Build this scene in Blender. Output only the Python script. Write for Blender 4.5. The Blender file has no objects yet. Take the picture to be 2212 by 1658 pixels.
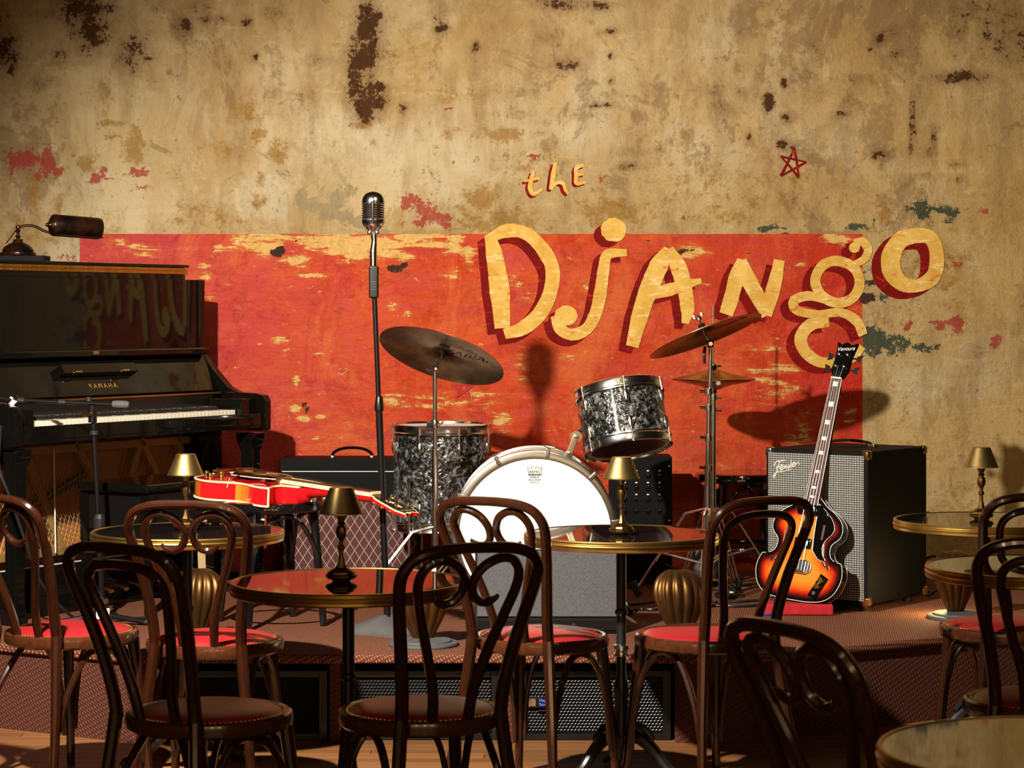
import bpy, bmesh, math, random
from mathutils import Matrix, Vector, Euler

# ------------------------------------------------------------------ camera, world, light, exposure
scene = bpy.context.scene
COL = scene.collection
F, CX, HY, HC = 5000.0, 1106.0, 675.0, 1.43      # focal length and principal point in pixels of the 2212x1658 frame
WALL, SZ = 10.22, 0.294                          # back wall distance, stage height
PI = math.pi

cam_d = bpy.data.cameras.new('camera'); cam = bpy.data.objects.new('camera', cam_d); COL.objects.link(cam)
cam.location = (0, 0, HC); cam.rotation_euler = (PI / 2, 0, 0)
cam_d.sensor_width = 36; cam_d.lens = F / 2212 * 36
cam_d.shift_y = -(829 - HY) / 2212
cam_d.dof.use_dof = True; cam_d.dof.focus_distance = 8.9; cam_d.dof.aperture_fstop = 11
scene.camera = cam

world = bpy.data.worlds.new('world'); scene.world = world; world.use_nodes = True
world.node_tree.nodes['Background'].inputs[0].default_value = (0.9, 0.6, 0.35, 1)
world.node_tree.nodes['Background'].inputs[1].default_value = 0.006

def spot(name, loc, target, power, angle, blend, radius, color):
    d = bpy.data.lights.new(name, 'SPOT'); o = bpy.data.objects.new(name, d); COL.objects.link(o)
    o.location = loc
    o.rotation_euler = (Vector(target) - Vector(loc)).to_track_quat('-Z', 'Y').to_euler()
    d.energy = power; d.spot_size = math.radians(angle); d.spot_blend = blend
    d.shadow_soft_size = radius; d.color = color
    return o

spot('key_spot', (-1.40, 5.25, 2.675), (-0.10, 8.9, 0.60), 1320, 81, 0.60, 0.045, (1.0, 0.93, 0.81))
spot('wash_spot', (0.5, 6.0, 3.3), (0.15, 10.2, 1.85), 135, 70, 1.0, 0.25, (1.0, 0.83, 0.54))
for hx_, hy_, hw_ in ((-2.0, 0.6, 12), (0.1, 0.2, 12), (2.1, 0.6, 12), (-1.9, 2.8, 8), (0.3, 3.0, 8), (2.2, 2.9, 8)):      # unseen lights over the audience, added for fill and highlights on metal
    hl = bpy.data.lights.new('house_fill', 'POINT'); ho = bpy.data.objects.new('house_fill', hl); COL.objects.link(ho)
    ho.location = (hx_, hy_, 3.15); hl.energy = hw_; hl.shadow_soft_size = 0.07; hl.color = (1.0, 0.76, 0.42)

scene.view_settings.view_transform = 'Standard'; scene.view_settings.look = 'None'
scene.view_settings.gamma = 1; scene.view_settings.use_curve_mapping = False
scene.view_settings.exposure = 0.12

for sx_ in (-2.0, -0.7, 0.7, 2.0):                    # unseen lights behind the camera, added for warm reflections in brass and chrome
    hl = bpy.data.lights.new('rear_fill', 'POINT'); ho = bpy.data.objects.new('rear_fill', hl); COL.objects.link(ho)
    ho.location = (sx_, -1.35, 1.75); hl.energy = 26; hl.shadow_soft_size = 0.10; hl.color = (1.0, 0.74, 0.40)
random.seed(7)
def P(px, py, y):                     # pixel + distance -> point
    return Vector(((px - CX) * y / F, y, HC - (py - HY) * y / F))

# ------------------------------------------------------------------ materials
MATS = {}
def mat(name, color, rough=0.5, metal=0.0, spec=0.5, coat=0.0, ior=None, noise=None, bump=None):
    """noise=(scale, colour2, contrast[, stretch])  bump=(scale, strength, distance)"""
    m = bpy.data.materials.new(name); m.use_nodes = True; MATS[name] = m
    nt = m.node_tree; b = nt.nodes['Principled BSDF']
    b.inputs['Base Color'].default_value = (*color, 1); b.inputs['Roughness'].default_value = rough
    b.inputs['Metallic'].default_value = metal; b.inputs['Specular IOR Level'].default_value = spec
    b.inputs['Coat Weight'].default_value = coat; b.inputs['Coat Roughness'].default_value = 0.08
    if ior: b.inputs['IOR'].default_value = ior
    if noise or bump:
        tc = nt.nodes.new('ShaderNodeTexCoord')
    if noise:
        mp = nt.nodes.new('ShaderNodeMapping'); nt.links.new(tc.outputs['Object'], mp.inputs[0])
        mp.inputs['Scale'].default_value = noise[3] if len(noise) > 3 else (1, 1, 1)
        n = nt.nodes.new('ShaderNodeTexNoise'); n.inputs['Scale'].default_value = noise[0]; n.inputs['Detail'].default_value = 6
        nt.links.new(mp.outputs[0], n.inputs['Vector'])
        r = nt.nodes.new('ShaderNodeMapRange'); c = noise[2]
        r.inputs[1].default_value = 0.5 - 0.5 * c; r.inputs[2].default_value = 0.5 + 0.5 * c
        nt.links.new(n.outputs['Fac'], r.inputs[0])
        x = nt.nodes.new('ShaderNodeMix'); x.data_type = 'RGBA'
        nt.links.new(r.outputs[0], x.inputs['Factor'])
        x.inputs[6].default_value = (*color, 1); x.inputs[7].default_value = (*noise[1], 1)
        nt.links.new(x.outputs[2], b.inputs['Base Color'])
    if bump:
        n2 = nt.nodes.new('ShaderNodeTexNoise'); n2.inputs['Scale'].default_value = bump[0]; n2.inputs['Detail'].default_value = 4
        nt.links.new(tc.outputs['Object'], n2.inputs['Vector'])
        bp = nt.nodes.new('ShaderNodeBump'); bp.inputs['Strength'].default_value = bump[1]; bp.inputs['Distance'].default_value = bump[2]
        nt.links.new(n2.outputs['Fac'], bp.inputs['Height']); nt.links.new(bp.outputs[0], b.inputs['Normal'])
    return m

class NT:                              # small node-graph helper
    def __init__(s, m): s.t = m.node_tree; s.b = s.t.nodes['Principled BSDF']
    def val(s, sock, v):
        if hasattr(v, 'is_output'): s.t.links.new(v, sock)
        elif v is not None: sock.default_value = v
    def math(s, op, a, b=None, c=None, clamp=False):
        n = s.t.nodes.new('ShaderNodeMath'); n.operation = op; n.use_clamp = clamp
        s.val(n.inputs[0], a); s.val(n.inputs[1], b); s.val(n.inputs[2], c); return n.outputs[0]
    def noise(s, vec, scale, detail=5, rough=0.55, dist=0.0):
        n = s.t.nodes.new('ShaderNodeTexNoise'); s.val(n.inputs['Vector'], vec)
        n.inputs['Scale'].default_value = scale; n.inputs['Detail'].default_value = detail
        n.inputs['Roughness'].default_value = rough; n.inputs['Distortion'].default_value = dist
        return n.outputs['Fac']
    def map(s, vec, scale=(1, 1, 1), loc=(0, 0, 0), rot=(0, 0, 0)):
        n = s.t.nodes.new('ShaderNodeMapping'); s.val(n.inputs[0], vec)
        n.inputs['Scale'].default_value = scale; n.inputs['Location'].default_value = loc; n.inputs['Rotation'].default_value = rot
        return n.outputs[0]
    def obj(s): return s.t.nodes.new('ShaderNodeTexCoord').outputs['Object']
    def sep(s, vec):
        n = s.t.nodes.new('ShaderNodeSeparateXYZ'); s.val(n.inputs[0], vec); return n.outputs
    def rng(s, v, a, b, lo=0.0, hi=1.0, smooth=False):
        n = s.t.nodes.new('ShaderNodeMapRange'); s.val(n.inputs[0], v)
        if smooth: n.interpolation_type = 'SMOOTHSTEP'
        for i, q in zip((1, 2, 3, 4), (a, b, lo, hi)): n.inputs[i].default_value = q
        return n.outputs[0]
    def mix(s, f, a, b):
        n = s.t.nodes.new('ShaderNodeMix'); n.data_type = 'RGBA'; s.val(n.inputs['Factor'], f)
        s.val(n.inputs[6], a if hasattr(a, 'is_output') else (*a, 1)); s.val(n.inputs[7], b if hasattr(b, 'is_output') else (*b, 1))
        return n.outputs[2]
    def attr(s, name):
        n = s.t.nodes.new('ShaderNodeAttribute'); n.attribute_name = name; return n.outputs
    def sepc(s, c):
        n = s.t.nodes.new('ShaderNodeSeparateColor'); s.val(n.inputs[0], c); return n.outputs
    def bump(s, h, strength, dist):
        n = s.t.nodes.new('ShaderNodeBump'); n.inputs['Strength'].default_value = strength; n.inputs['Distance'].default_value = dist
        s.val(n.inputs['Height'], h); s.t.links.new(n.outputs[0], s.b.inputs['Normal'])
    def color(s, c): s.val(s.b.inputs['Base Color'], c)

mat('gloss_black', (0.004, 0.0035, 0.003), 0.035, spec=0.36)
mat('satin_black', (0.006, 0.005, 0.005), 0.28, spec=0.5)
mat('matte_black', (0.005, 0.0048, 0.0048), 0.65, spec=0.10)
mat('tolex', (0.004, 0.0038, 0.0038), 0.6, spec=0.12, bump=(900, 0.5, 0.002))
mat('rubber', (0.015, 0.014, 0.014), 0.5, spec=0.4)
mat('cable_black', (0.012, 0.012, 0.013), 0.35)
mat('chrome', (0.84, 0.83, 0.81), 0.18, metal=1)
mat('chrome_satin', (0.45, 0.44, 0.43), 0.24, metal=1)
mat('brass', (0.78, 0.53, 0.16), 0.33, metal=1, noise=(14, (0.46, 0.27, 0.06), 0.7))
mat('brass_satin', (0.64, 0.43, 0.15), 0.36, metal=1, noise=(60, (0.55, 0.36, 0.12), 0.6))
mat('brass_dark', (0.34, 0.19, 0.06), 0.32, metal=1, noise=(40, (0.18, 0.095, 0.03), 0.7))
mat('gold', (0.80, 0.55, 0.20), 0.18, metal=1)
mat('bronze_lamp', (0.10, 0.035, 0.015), 0.32, metal=0.85, noise=(9, (0.018, 0.012, 0.010), 0.25, (1, 3, 1)))
mat('chair_wood', (0.032, 0.0080, 0.0028), 0.20, spec=0.5, coat=0.35, noise=(70, (0.017, 0.0042, 0.0017), 0.6, (1, 1, 0.25)))
mat('seat_wood', (0.075, 0.021, 0.007), 0.22, spec=0.5, coat=0.35, noise=(60, (0.038, 0.010, 0.004), 0.6))
mat('red_leather', (0.28, 0.009, 0.012), 0.36, spec=0.85, bump=(450, 0.15, 0.002))
mat('table_glass', (0.006, 0.005, 0.005), 0.03, spec=1.0, ior=2.1)
mat('cast_iron', (0.008, 0.007, 0.007), 0.35)
mat('ivory', (0.78, 0.70, 0.55), 0.25)
mat('ebony', (0.010, 0.009, 0.009), 0.25)
mat('iron_plate', (0.44, 0.25, 0.07), 0.38, metal=0.45)
mat('soundboard', (0.52, 0.20, 0.045), 0.4, noise=(30, (0.40, 0.14, 0.03), 0.7, (1, 1, 0.06)))
mat('string_steel', (0.38, 0.24, 0.11), 0.4, metal=0.2)
mat('pin_felt', (0.10, 0.085, 0.06), 0.6)
mat('drum_white', (0.86, 0.84, 0.79), 0.55, bump=(500, 0.08, 0.001))
mat('drum_clear', (0.10, 0.045, 0.025), 0.22)
mat('ink', (0.02, 0.02, 0.03), 0.6)
mat('silver_print', (0.66, 0.63, 0.55), 0.35, metal=0.2)
mat('gold_print', (0.55, 0.33, 0.12), 0.35, metal=0.6)
mat('white_plastic', (0.80, 0.77, 0.68), 0.35)
mat('cream_binding', (0.80, 0.66, 0.36), 0.35)
mat('grey_cast', (0.075, 0.072, 0.072), 0.75, bump=(350, 0.35, 0.002))
mat('monitor_grille', (0.10, 0.096, 0.10), 0.8, noise=(260, (0.045, 0.043, 0.046), 0.35), bump=(260, 0.8, 0.003))
mat('grille_steel', (0.022, 0.021, 0.021), 0.35, metal=0.3)
mat('red_cloth', (0.50, 0.008, 0.012), 0.85, noise=(25, (0.36, 0.006, 0.01), 0.6), bump=(30, 0.5, 0.01))
mat('blue_trim', (0.03, 0.03, 0.25), 0.7)
mat('tan_strap', (0.30, 0.19, 0.09), 0.8)
mat('paper', (0.80, 0.77, 0.70), 0.8)
mat('red_ink', (0.55, 0.03, 0.03), 0.6)
mat('rosewood', (0.10, 0.030, 0.014), 0.45, noise=(60, (0.055, 0.017, 0.008), 0.7, (1, 8, 1)))
mat('cherry', (0.52, 0.006, 0.010), 0.08, coat=1.0)
mat('stool_black', (0.006, 0.005, 0.005), 0.12, coat=0.8)
mat('front_plaster', (0.50, 0.36, 0.20), 0.8)
mat('room_dark', (0.055, 0.038, 0.026), 0.8)
mat('ceiling_dark', (0.05, 0.036, 0.025), 0.85)
mat('label_pale', (0.85, 0.78, 0.50), 0.5)  # pale yellow paper, not emissive
mat('steel_string', (0.45, 0.43, 0.40), 0.3, metal=1)
mat('wood_block', (0.25, 0.10, 0.04), 0.5)
mat('drumstick', (0.62, 0.45, 0.24), 0.5)
m = mat('display_blue', (0.01, 0.02, 0.10), 0.3)
m.node_tree.nodes['Principled BSDF'].inputs['Emission Color'].default_value = (0.10, 0.22, 1.0, 1)
m.node_tree.nodes['Principled BSDF'].inputs['Emission Strength'].default_value = 1.6

def pearl():
    m = mat('black_pearl', (0.01, 0.01, 0.01), 0.2, coat=0.6); g = NT(m); o = g.obj()
    def warp(vec, scale, amp, seed):
        cmb = g.t.nodes.new('ShaderNodeCombineXYZ')
        for i in range(3): g.t.links.new(g.math('MULTIPLY', g.math('SUBTRACT', g.noise(g.map(vec, loc=(seed + 7 * i, 3 * i, seed)), scale, 3), 0.5), amp), cmb.inputs[i])
        va = g.t.nodes.new('ShaderNodeVectorMath'); va.operation = 'ADD'; g.val(va.inputs[0], vec); g.val(va.inputs[1], cmb.outputs[0]); return va.outputs[0]
    w = warp(o, 16, 0.10, 2.0)
    def vor(vec, scale):
        v = g.t.nodes.new('ShaderNodeTexVoronoi'); g.val(v.inputs['Vector'], vec); v.inputs['Scale'].default_value = scale
        return v.outputs['Distance'], g.sepc(v.outputs['Color'])
    d1, c1 = vor(w, 46); d2, c2 = vor(warp(o, 22, 0.09, 9.0), 85)
    sw = g.rng(g.noise(o, 13, 3, 0.6, 3.0), 0.49, 0.69)
    v1 = g.math('MULTIPLY', g.math('POWER', c1[0], 2.2), sw)
    v2 = g.math('MULTIPLY', g.math('POWER', c2[1], 3.2), g.math('ADD', g.math('MULTIPLY', sw, 0.85), 0.12))
    f = g.math('ADD', g.math('MULTIPLY', v1, 0.80), g.math('MULTIPLY', v2, 0.95), clamp=True)
    g.color(g.mix(f, (0.004, 0.004, 0.004), (0.80, 0.78, 0.73)))
    g.val(g.b.inputs['Metallic'], g.rng(f, 0.0, 0.6, 0.1, 0.7))
    g.bump(g.math('ADD', g.math('MULTIPLY', c1[2], 0.6), d1), 0.35, 0.012)
pearl()

def cymbal_mat():
    m = mat('cymbal_bronze', (0.30, 0.17, 0.06), 0.27, metal=1); g = NT(m); o = g.obj(); x, y, z = g.sep(o)
    rr = g.math('SQRT', g.math('ADD', g.math('MULTIPLY', x, x), g.math('MULTIPLY', y, y)))
    w = g.math('SINE', g.math('MULTIPLY', rr, 1500.0))
    n = g.noise(g.map(o, (1, 1, 0.2)), 9, 5, 0.65)
    g.color(g.mix(g.rng(n, 0.36, 0.66), (0.17, 0.085, 0.030), (0.52, 0.32, 0.12)))
    g.bump(w, 0.12, 0.001)
cymbal_mat()

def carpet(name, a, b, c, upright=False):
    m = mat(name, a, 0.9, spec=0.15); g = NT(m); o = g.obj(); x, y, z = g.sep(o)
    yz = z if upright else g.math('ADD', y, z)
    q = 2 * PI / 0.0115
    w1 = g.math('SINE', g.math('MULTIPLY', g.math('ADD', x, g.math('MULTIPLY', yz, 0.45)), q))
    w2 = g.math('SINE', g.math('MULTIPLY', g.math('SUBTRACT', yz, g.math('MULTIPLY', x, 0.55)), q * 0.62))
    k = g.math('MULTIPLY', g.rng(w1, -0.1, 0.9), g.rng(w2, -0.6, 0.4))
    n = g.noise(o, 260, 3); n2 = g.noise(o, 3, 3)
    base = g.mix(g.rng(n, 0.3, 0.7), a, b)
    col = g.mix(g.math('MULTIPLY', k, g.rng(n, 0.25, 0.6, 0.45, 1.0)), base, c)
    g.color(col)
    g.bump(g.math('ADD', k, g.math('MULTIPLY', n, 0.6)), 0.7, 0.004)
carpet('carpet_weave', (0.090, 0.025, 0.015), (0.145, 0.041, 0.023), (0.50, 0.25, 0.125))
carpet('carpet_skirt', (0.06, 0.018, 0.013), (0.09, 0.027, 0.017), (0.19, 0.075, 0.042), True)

def fender_cloth():
    m = mat('silver_cloth', (0.3, 0.3, 0.28), 0.55, spec=0.5); g = NT(m); x, y, z = g.sep(g.obj())
    a = g.math('ABSOLUTE', g.math('SINE', g.math('MULTIPLY', x, PI / 0.0112)))
    b = g.math('ABSOLUTE', g.math('SINE', g.math('MULTIPLY', z, PI / 0.0085)))
    k = g.math('MULTIPLY', g.rng(a, 0.12, 0.55), g.rng(b, 0.2, 0.7))
    sp = g.noise(g.map(g.obj(), (40, 40, 300)), 3, 2)
    c = g.mix(k, (0.012, 0.012, 0.011), (0.30, 0.29, 0.26))
    g.color(g.mix(g.math('MULTIPLY', g.rng(sp, 0.62, 0.72), k), c, (0.8, 0.78, 0.7)))
    g.bump(k, 0.5, 0.003)
fender_cloth()

def diamond_cloth():
    m = mat('diamond_cloth', (0.10, 0.02, 0.02), 0.7); g = NT(m); x, y, z = g.sep(g.obj())
    pw, ph = 0.040, 0.062
    u = g.math('MULTIPLY', x, 1 / pw); v = g.math('MULTIPLY', z, 1 / ph)
    def line(e):
        fr = g.math('FRACT', e); return g.rng(g.math('ABSOLUTE', g.math('SUBTRACT', fr, 0.5)), 0.0, 0.5), fr
    a, fa = line(g.math('ADD', u, v)); b, fb = line(g.math('SUBTRACT', u, v))
    mx = g.math('MAXIMUM', g.rng(g.math('ABSOLUTE', g.math('SUBTRACT', fa, 0.5)), 0.025, 0.05, 1, 0), g.rng(g.math('ABSOLUTE', g.math('SUBTRACT', fb, 0.5)), 0.025, 0.05, 1, 0))
    n = g.noise(g.obj(), 180, 3)
    base = g.mix(n, (0.050, 0.008, 0.008), (0.085, 0.013, 0.012))
    g.color(g.mix(mx, base, (0.40, 0.30, 0.22)))
diamond_cloth()

def burst(name, attr, stops, rough=0.06):
    m = mat(name, (0.5, 0.1, 0.02), rough, coat=1.0); g = NT(m); a = g.attr(attr)
    cr = g.t.nodes.new('ShaderNodeValToRGB'); e = cr.color_ramp.elements
    e[0].position = stops[0][0]; e[0].color = (*stops[0][1], 1); e[1].position = stops[-1][0]; e[1].color = (*stops[-1][1], 1)
    for p, c in stops[1:-1]:
        q = e.new(p); q.color = (*c, 1)
    n = g.noise(g.map(g.obj(), (60, 60, 4)), 1, 3)
    f = g.math('ADD', a['Fac'], g.math('MULTIPLY', g.math('SUBTRACT', n, 0.5), 0.04))
    g.val(cr.inputs[0], f); g.color(cr.outputs[0])
burst('sunburst', 'burst', [(0.0, (0.004, 0.003, 0.003)), (0.09, (0.006, 0.003, 0.003)), (0.17, (0.10, 0.006, 0.004)), (0.28, (0.55, 0.025, 0.006)), (0.42, (0.72, 0.14, 0.012)), (0.62, (0.62, 0.25, 0.025)), (1.0, (0.60, 0.28, 0.04))])
burst('cherry_burst', 'burst', [(0.0, (0.55, 0.19, 0.018)), (0.45, (0.55, 0.15, 0.015)), (0.62, (0.60, 0.012, 0.012)), (1.0, (0.60, 0.008, 0.012))])

def plank_mat():
    m = mat('oak_plank', (0.36, 0.18, 0.07), 0.32, spec=0.5); g = NT(m); o = g.obj()
    oi = g.t.nodes.new('ShaderNodeObjectInfo')
    n = g.noise(g.map(o, (0.9, 14, 14)), 5, 6, 0.6, 0.6)
    c = g.mix(n, (0.17, 0.066, 0.022), (0.31, 0.135, 0.05))
    hsv = g.t.nodes.new('ShaderNodeHueSaturation'); g.val(hsv.inputs['Color'], c)
    g.val(hsv.inputs['Value'], g.rng(oi.outputs['Random'], 0, 1, 0.72, 1.15))
    g.color(hsv.outputs[0])
plank_mat()

def painted(name, c1, c2, c3, c4=None):
    m = mat(name, c1, 0.75, spec=0.1); g = NT(m); o = g.obj()
    n = g.noise(g.map(o, (1, 1, 1)), 9, 6, 0.65, 0.4); n2 = g.noise(g.map(o, (3, 1, 10)), 7, 6, 0.7); n3 = g.noise(o, 45, 4)
    c = g.mix(g.rng(n, 0.35, 0.68), c1, c2)
    c = g.mix(g.rng(n2, 0.54, 0.68), c, c3)
    if c4:
        n4 = g.noise(g.map(o, (1.2, 1, 2.4), (3, 1, 7)), 12, 7, 0.72, 0.6); c = g.mix(g.math('MULTIPLY', g.rng(n4, 0.60, 0.64), 0.8), c, c4)
    g.color(c); g.bump(g.math('ADD', n2, n3), 0.3, 0.006)
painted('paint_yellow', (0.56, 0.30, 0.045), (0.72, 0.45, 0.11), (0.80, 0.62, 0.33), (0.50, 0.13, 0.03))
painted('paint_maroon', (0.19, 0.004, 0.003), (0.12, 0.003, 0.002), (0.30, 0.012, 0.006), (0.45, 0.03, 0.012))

painted('paint_faded_red', (0.42, 0.03, 0.03), (0.36, 0.025, 0.03), (0.50, 0.08, 0.06))

# ------------------------------------------------------------------ mesh helpers
def spline(pts, n=6, closed=False):
    pts = [Vector(p) for p in pts]; out = []; m = len(pts)
    rng = range(m if closed else m - 1)
    for i in rng:
        p1, p2 = pts[i], pts[(i + 1) % m]
        p0 = pts[i - 1] if (i > 0 or closed) else p1 * 2 - p2
        p3 = pts[(i + 2) % m] if (i + 2 < m or closed) else p2 * 2 - p1
        for k in range(n):
            t = k / n
            out.append(0.5 * ((2 * p1) + (p2 - p0) * t + (2 * p0 - 5 * p1 + 4 * p2 - p3) * t * t + (3 * p1 - p0 - 3 * p2 + p3) * t ** 3))
    if not closed: out.append(pts[-1].copy())
    return out
def lerp_list(vals, n):
    out = []
    for i in range(len(vals) - 1):
        for k in range(n): out.append(vals[i] + (vals[i + 1] - vals[i]) * k / n)
    out.append(vals[-1]); return out
def resamp(rs, m):
    out = []
    for i in range(m):
        t = i * (len(rs) - 1) / (m - 1); k = min(int(t), len(rs) - 2); out.append(rs[k] + (rs[k + 1] - rs[k]) * (t - k))
    return out
I4 = Matrix.Identity(4)
def T(x, y, z): return Matrix.Translation((x, y, z))
def R(deg, ax): return Matrix.Rotation(math.radians(deg), 4, ax)
def frame(o, zdir, up=(0, 1, 0)):          # matrix whose local z points along zdir
    z = Vector(zdir).normalized(); u = Vector(up)
    if abs(z.dot(u.normalized())) > 0.98: u = Vector((1, 0, 0))
    x = u.cross(z).normalized(); y = z.cross(x)
    m = Matrix((x, y, z)).transposed().to_4x4(); m.translation = Vector(o); return m

class MB:
    def __init__(s): s.v = []; s.f = []
    def add(s, vs, fs, M=None):
        b = len(s.v)
        s.v += [tuple(M @ Vector(q)) if M is not None else tuple(q) for q in vs]
        s.f += [tuple(b + i for i in f) for f in fs]; return s
    def box(s, c, d, M=None):
        x, y, z = c; a, b, h = d[0] / 2, d[1] / 2, d[2] / 2
        vs = [(x + i * a, y + j * b, z + k * h) for i in (-1, 1) for j in (-1, 1) for k in (-1, 1)]
        return s.add(vs, [(0, 1, 3, 2), (4, 6, 7, 5), (0, 4, 5, 1), (2, 3, 7, 6), (0, 2, 6, 4), (1, 5, 7, 3)], M)
    def lathe(s, prof, n=24, M=None, sx=1.0, sy=1.0, closed=False):
        vs = []; rings = []
        for r, z in prof:
            if r < 1e-6: rings.append([len(vs)]); vs.append((0, 0, z))
            else:
                rings.append(list(range(len(vs), len(vs) + n)))
                vs += [(sx * r * math.cos(2 * PI * k / n), sy * r * math.sin(2 * PI * k / n), z) for k in range(n)]
        fs = []; pairs = list(zip(rings, rings[1:]))
        if closed: pairs.append((rings[-1], rings[0]))
        for A, B in pairs:
            if len(A) == 1 and len(B) == 1: continue
            for k in range(n):
                k2 = (k + 1) % n
                if len(A) == 1: fs.append((A[0], B[k], B[k2]))
                elif len(B) == 1: fs.append((A[k], A[k2], B[0]))
                else: fs.append((A[k], A[k2], B[k2], B[k]))
        return s.add(vs, fs, M)
    def tube(s, pts, r, n=8, closed=False, M=None, flat=1.0):
        pts = [Vector(p) for p in pts]; m = len(pts)
        rs = r if isinstance(r, (list, tuple)) else [r] * m
        if len(rs) != m: rs = resamp(rs, m)
        tans = []
        for i in range(m):
            a = pts[(i - 1) % m] if (i > 0 or closed) else pts[0]
            b = pts[(i + 1) % m] if (i < m - 1 or closed) else pts[-1]
            t = (b - a)
            tans.append(t.normalized() if t.length > 1e-9 else Vector((0, 0, 1)))
        up = Vector((0, 0, 1)) if abs(tans[0].z) < 0.9 else Vector((0, 1, 0))
        x = up.cross(tans[0]).normalized(); vs = []
        for i in range(m):
            if i > 0:
                x = x - tans[i] * x.dot(tans[i])
                x = x.normalized() if x.length > 1e-6 else up.cross(tans[i]).normalized()
            y = tans[i].cross(x)
            for k in range(n):
                a = 2 * PI * k / n
                vs.append(pts[i] + (x * math.cos(a) + y * math.sin(a) * flat) * rs[i])
        fs = []
        for i in range(m if closed else m - 1):
            j = (i + 1) % m
            for k in range(n):
                k2 = (k + 1) % n; fs.append((i * n + k, i * n + k2, j * n + k2, j * n + k))
        if not closed: fs += [tuple(range(n - 1, -1, -1)), tuple((m - 1) * n + k for k in range(n))]
        return s.add(vs, fs, M)
    def prism(s, poly, z0, z1, M=None):
        n = len(poly)
        vs = [(p[0], p[1], z0) for p in poly] + [(p[0], p[1], z1) for p in poly]
        fs = [tuple(range(n - 1, -1, -1)), tuple(range(n, 2 * n))] + [(k, (k + 1) % n, n + (k + 1) % n, n + k) for k in range(n)]
        return s.add(vs, fs, M)
    def ball(s, c, r, n=8, sx=1, sy=1, sz=1):
        prof = [(r * math.sin(PI * k / n), -r * sz * math.cos(PI * k / n)) for k in range(n + 1)]
        prof[0] = (0, prof[0][1]); prof[-1] = (0, prof[-1][1])
        return s.lathe(prof, max(6, n + 2), T(*c), sx, sy)
    def build(s, name, material, parent=None, smooth=35, bev=0.0, seg=2, recalc=True):
        me = bpy.data.meshes.new(name); me.from_pydata(s.v, [], s.f)
        if recalc or bev:
            bm = bmesh.new(); bm.from_mesh(me)
            if bev:
                bmesh.ops.recalc_face_normals(bm, faces=bm.faces)
                es = [e for e in bm.edges if len(e.link_faces) == 2 and e.calc_face_angle() > 0.5]
                bmesh.ops.bevel(bm, geom=es, offset=bev, segments=seg, profile=0.5, affect='EDGES', clamp_overlap=True)
            bmesh.ops.recalc_face_normals(bm, faces=bm.faces)
            bm.to_mesh(me); bm.free()
        if smooth:
            me.polygons.foreach_set('use_smooth', [True] * len(me.polygons))
            me.set_sharp_from_angle(angle=math.radians(smooth))
        me.materials.append(MATS[material] if isinstance(material, str) else material)
        o = bpy.data.objects.new(name, me); COL.objects.link(o)
        if parent is not None: o.parent = parent
        if bev:
            wn = o.modifiers.new('weighted_normal', 'WEIGHTED_NORMAL'); wn.keep_sharp = True; wn.weight = 80
        return o

def tag(o, label, cat, group=None):
    o['label'] = label; o['category'] = cat
    if group: o['group'] = group
    return o
def thing(name, label, cat, loc=(0, 0, 0), rotz=0.0, group=None, M=None):
    o = bpy.data.objects.new(name, None); COL.objects.link(o); o.empty_display_size = 0.1
    if M is not None: o.matrix_world = M
    else: o.location = loc; o.rotation_euler = (0, 0, math.radians(rotz))
    return tag(o, label, cat, group)
def structure(o): o['kind'] = 'structure'; return o
def clone(root, label, loc, rotz=None, group=None):
    r = root.copy(); COL.objects.link(r); r.location = loc
    if rotz is not None: r.rotation_euler = (0, 0, math.radians(rotz))
    r['label'] = label
    if group: r['group'] = group
    for ch in list(root.children):
        c = ch.copy(); COL.objects.link(c); c.parent = r
        for g in list(ch.children):
            d = g.copy(); COL.objects.link(d); d.parent = c
    return r
def text_mesh(name, txt, size, material, parent, M, depth=0.0006, shear=0.0, spacing=1.0, align='CENTER'):
    cu = bpy.data.curves.new(name, 'FONT'); cu.body = txt; cu.size = size; cu.extrude = depth; cu.shear = shear
    cu.space_character = spacing; cu.align_x = align; cu.align_y = 'CENTER'; cu.resolution_u = 3
    o = bpy.data.objects.new(name, cu); COL.objects.link(o)
    bpy.context.view_layer.update()
    me = bpy.data.meshes.new_from_object(o.evaluated_get(bpy.context.evaluated_depsgraph_get()))
    bpy.data.objects.remove(o); bpy.data.curves.remove(cu)
    me.transform(M); me.materials.clear(); me.materials.append(MATS[material])
    o = bpy.data.objects.new(name, me); COL.objects.link(o)
    if parent is not None: o.parent = parent
    return o
STAND = R(90, 'X')                      # text upright, facing -y

# ------------------------------------------------------------------ the room
import numpy as np
def plane_box(name, c, d, m): return structure(MB().box(c, d).build(name, m, smooth=0))
plane_box('wall_left', (-3.75, 4.5, 1.75), (0.1, 12.6, 3.9), 'room_dark')
plane_box('wall_right', (3.75, 4.5, 1.75), (0.1, 12.6, 3.9), 'room_dark')
plane_box('wall_front', (0, -1.75, 1.75), (7.6, 0.1, 3.9), 'front_plaster')
plane_box('ceiling', (0, 4.4, 3.72), (7.6, 12.4, 0.1), 'ceiling_dark')

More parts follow.
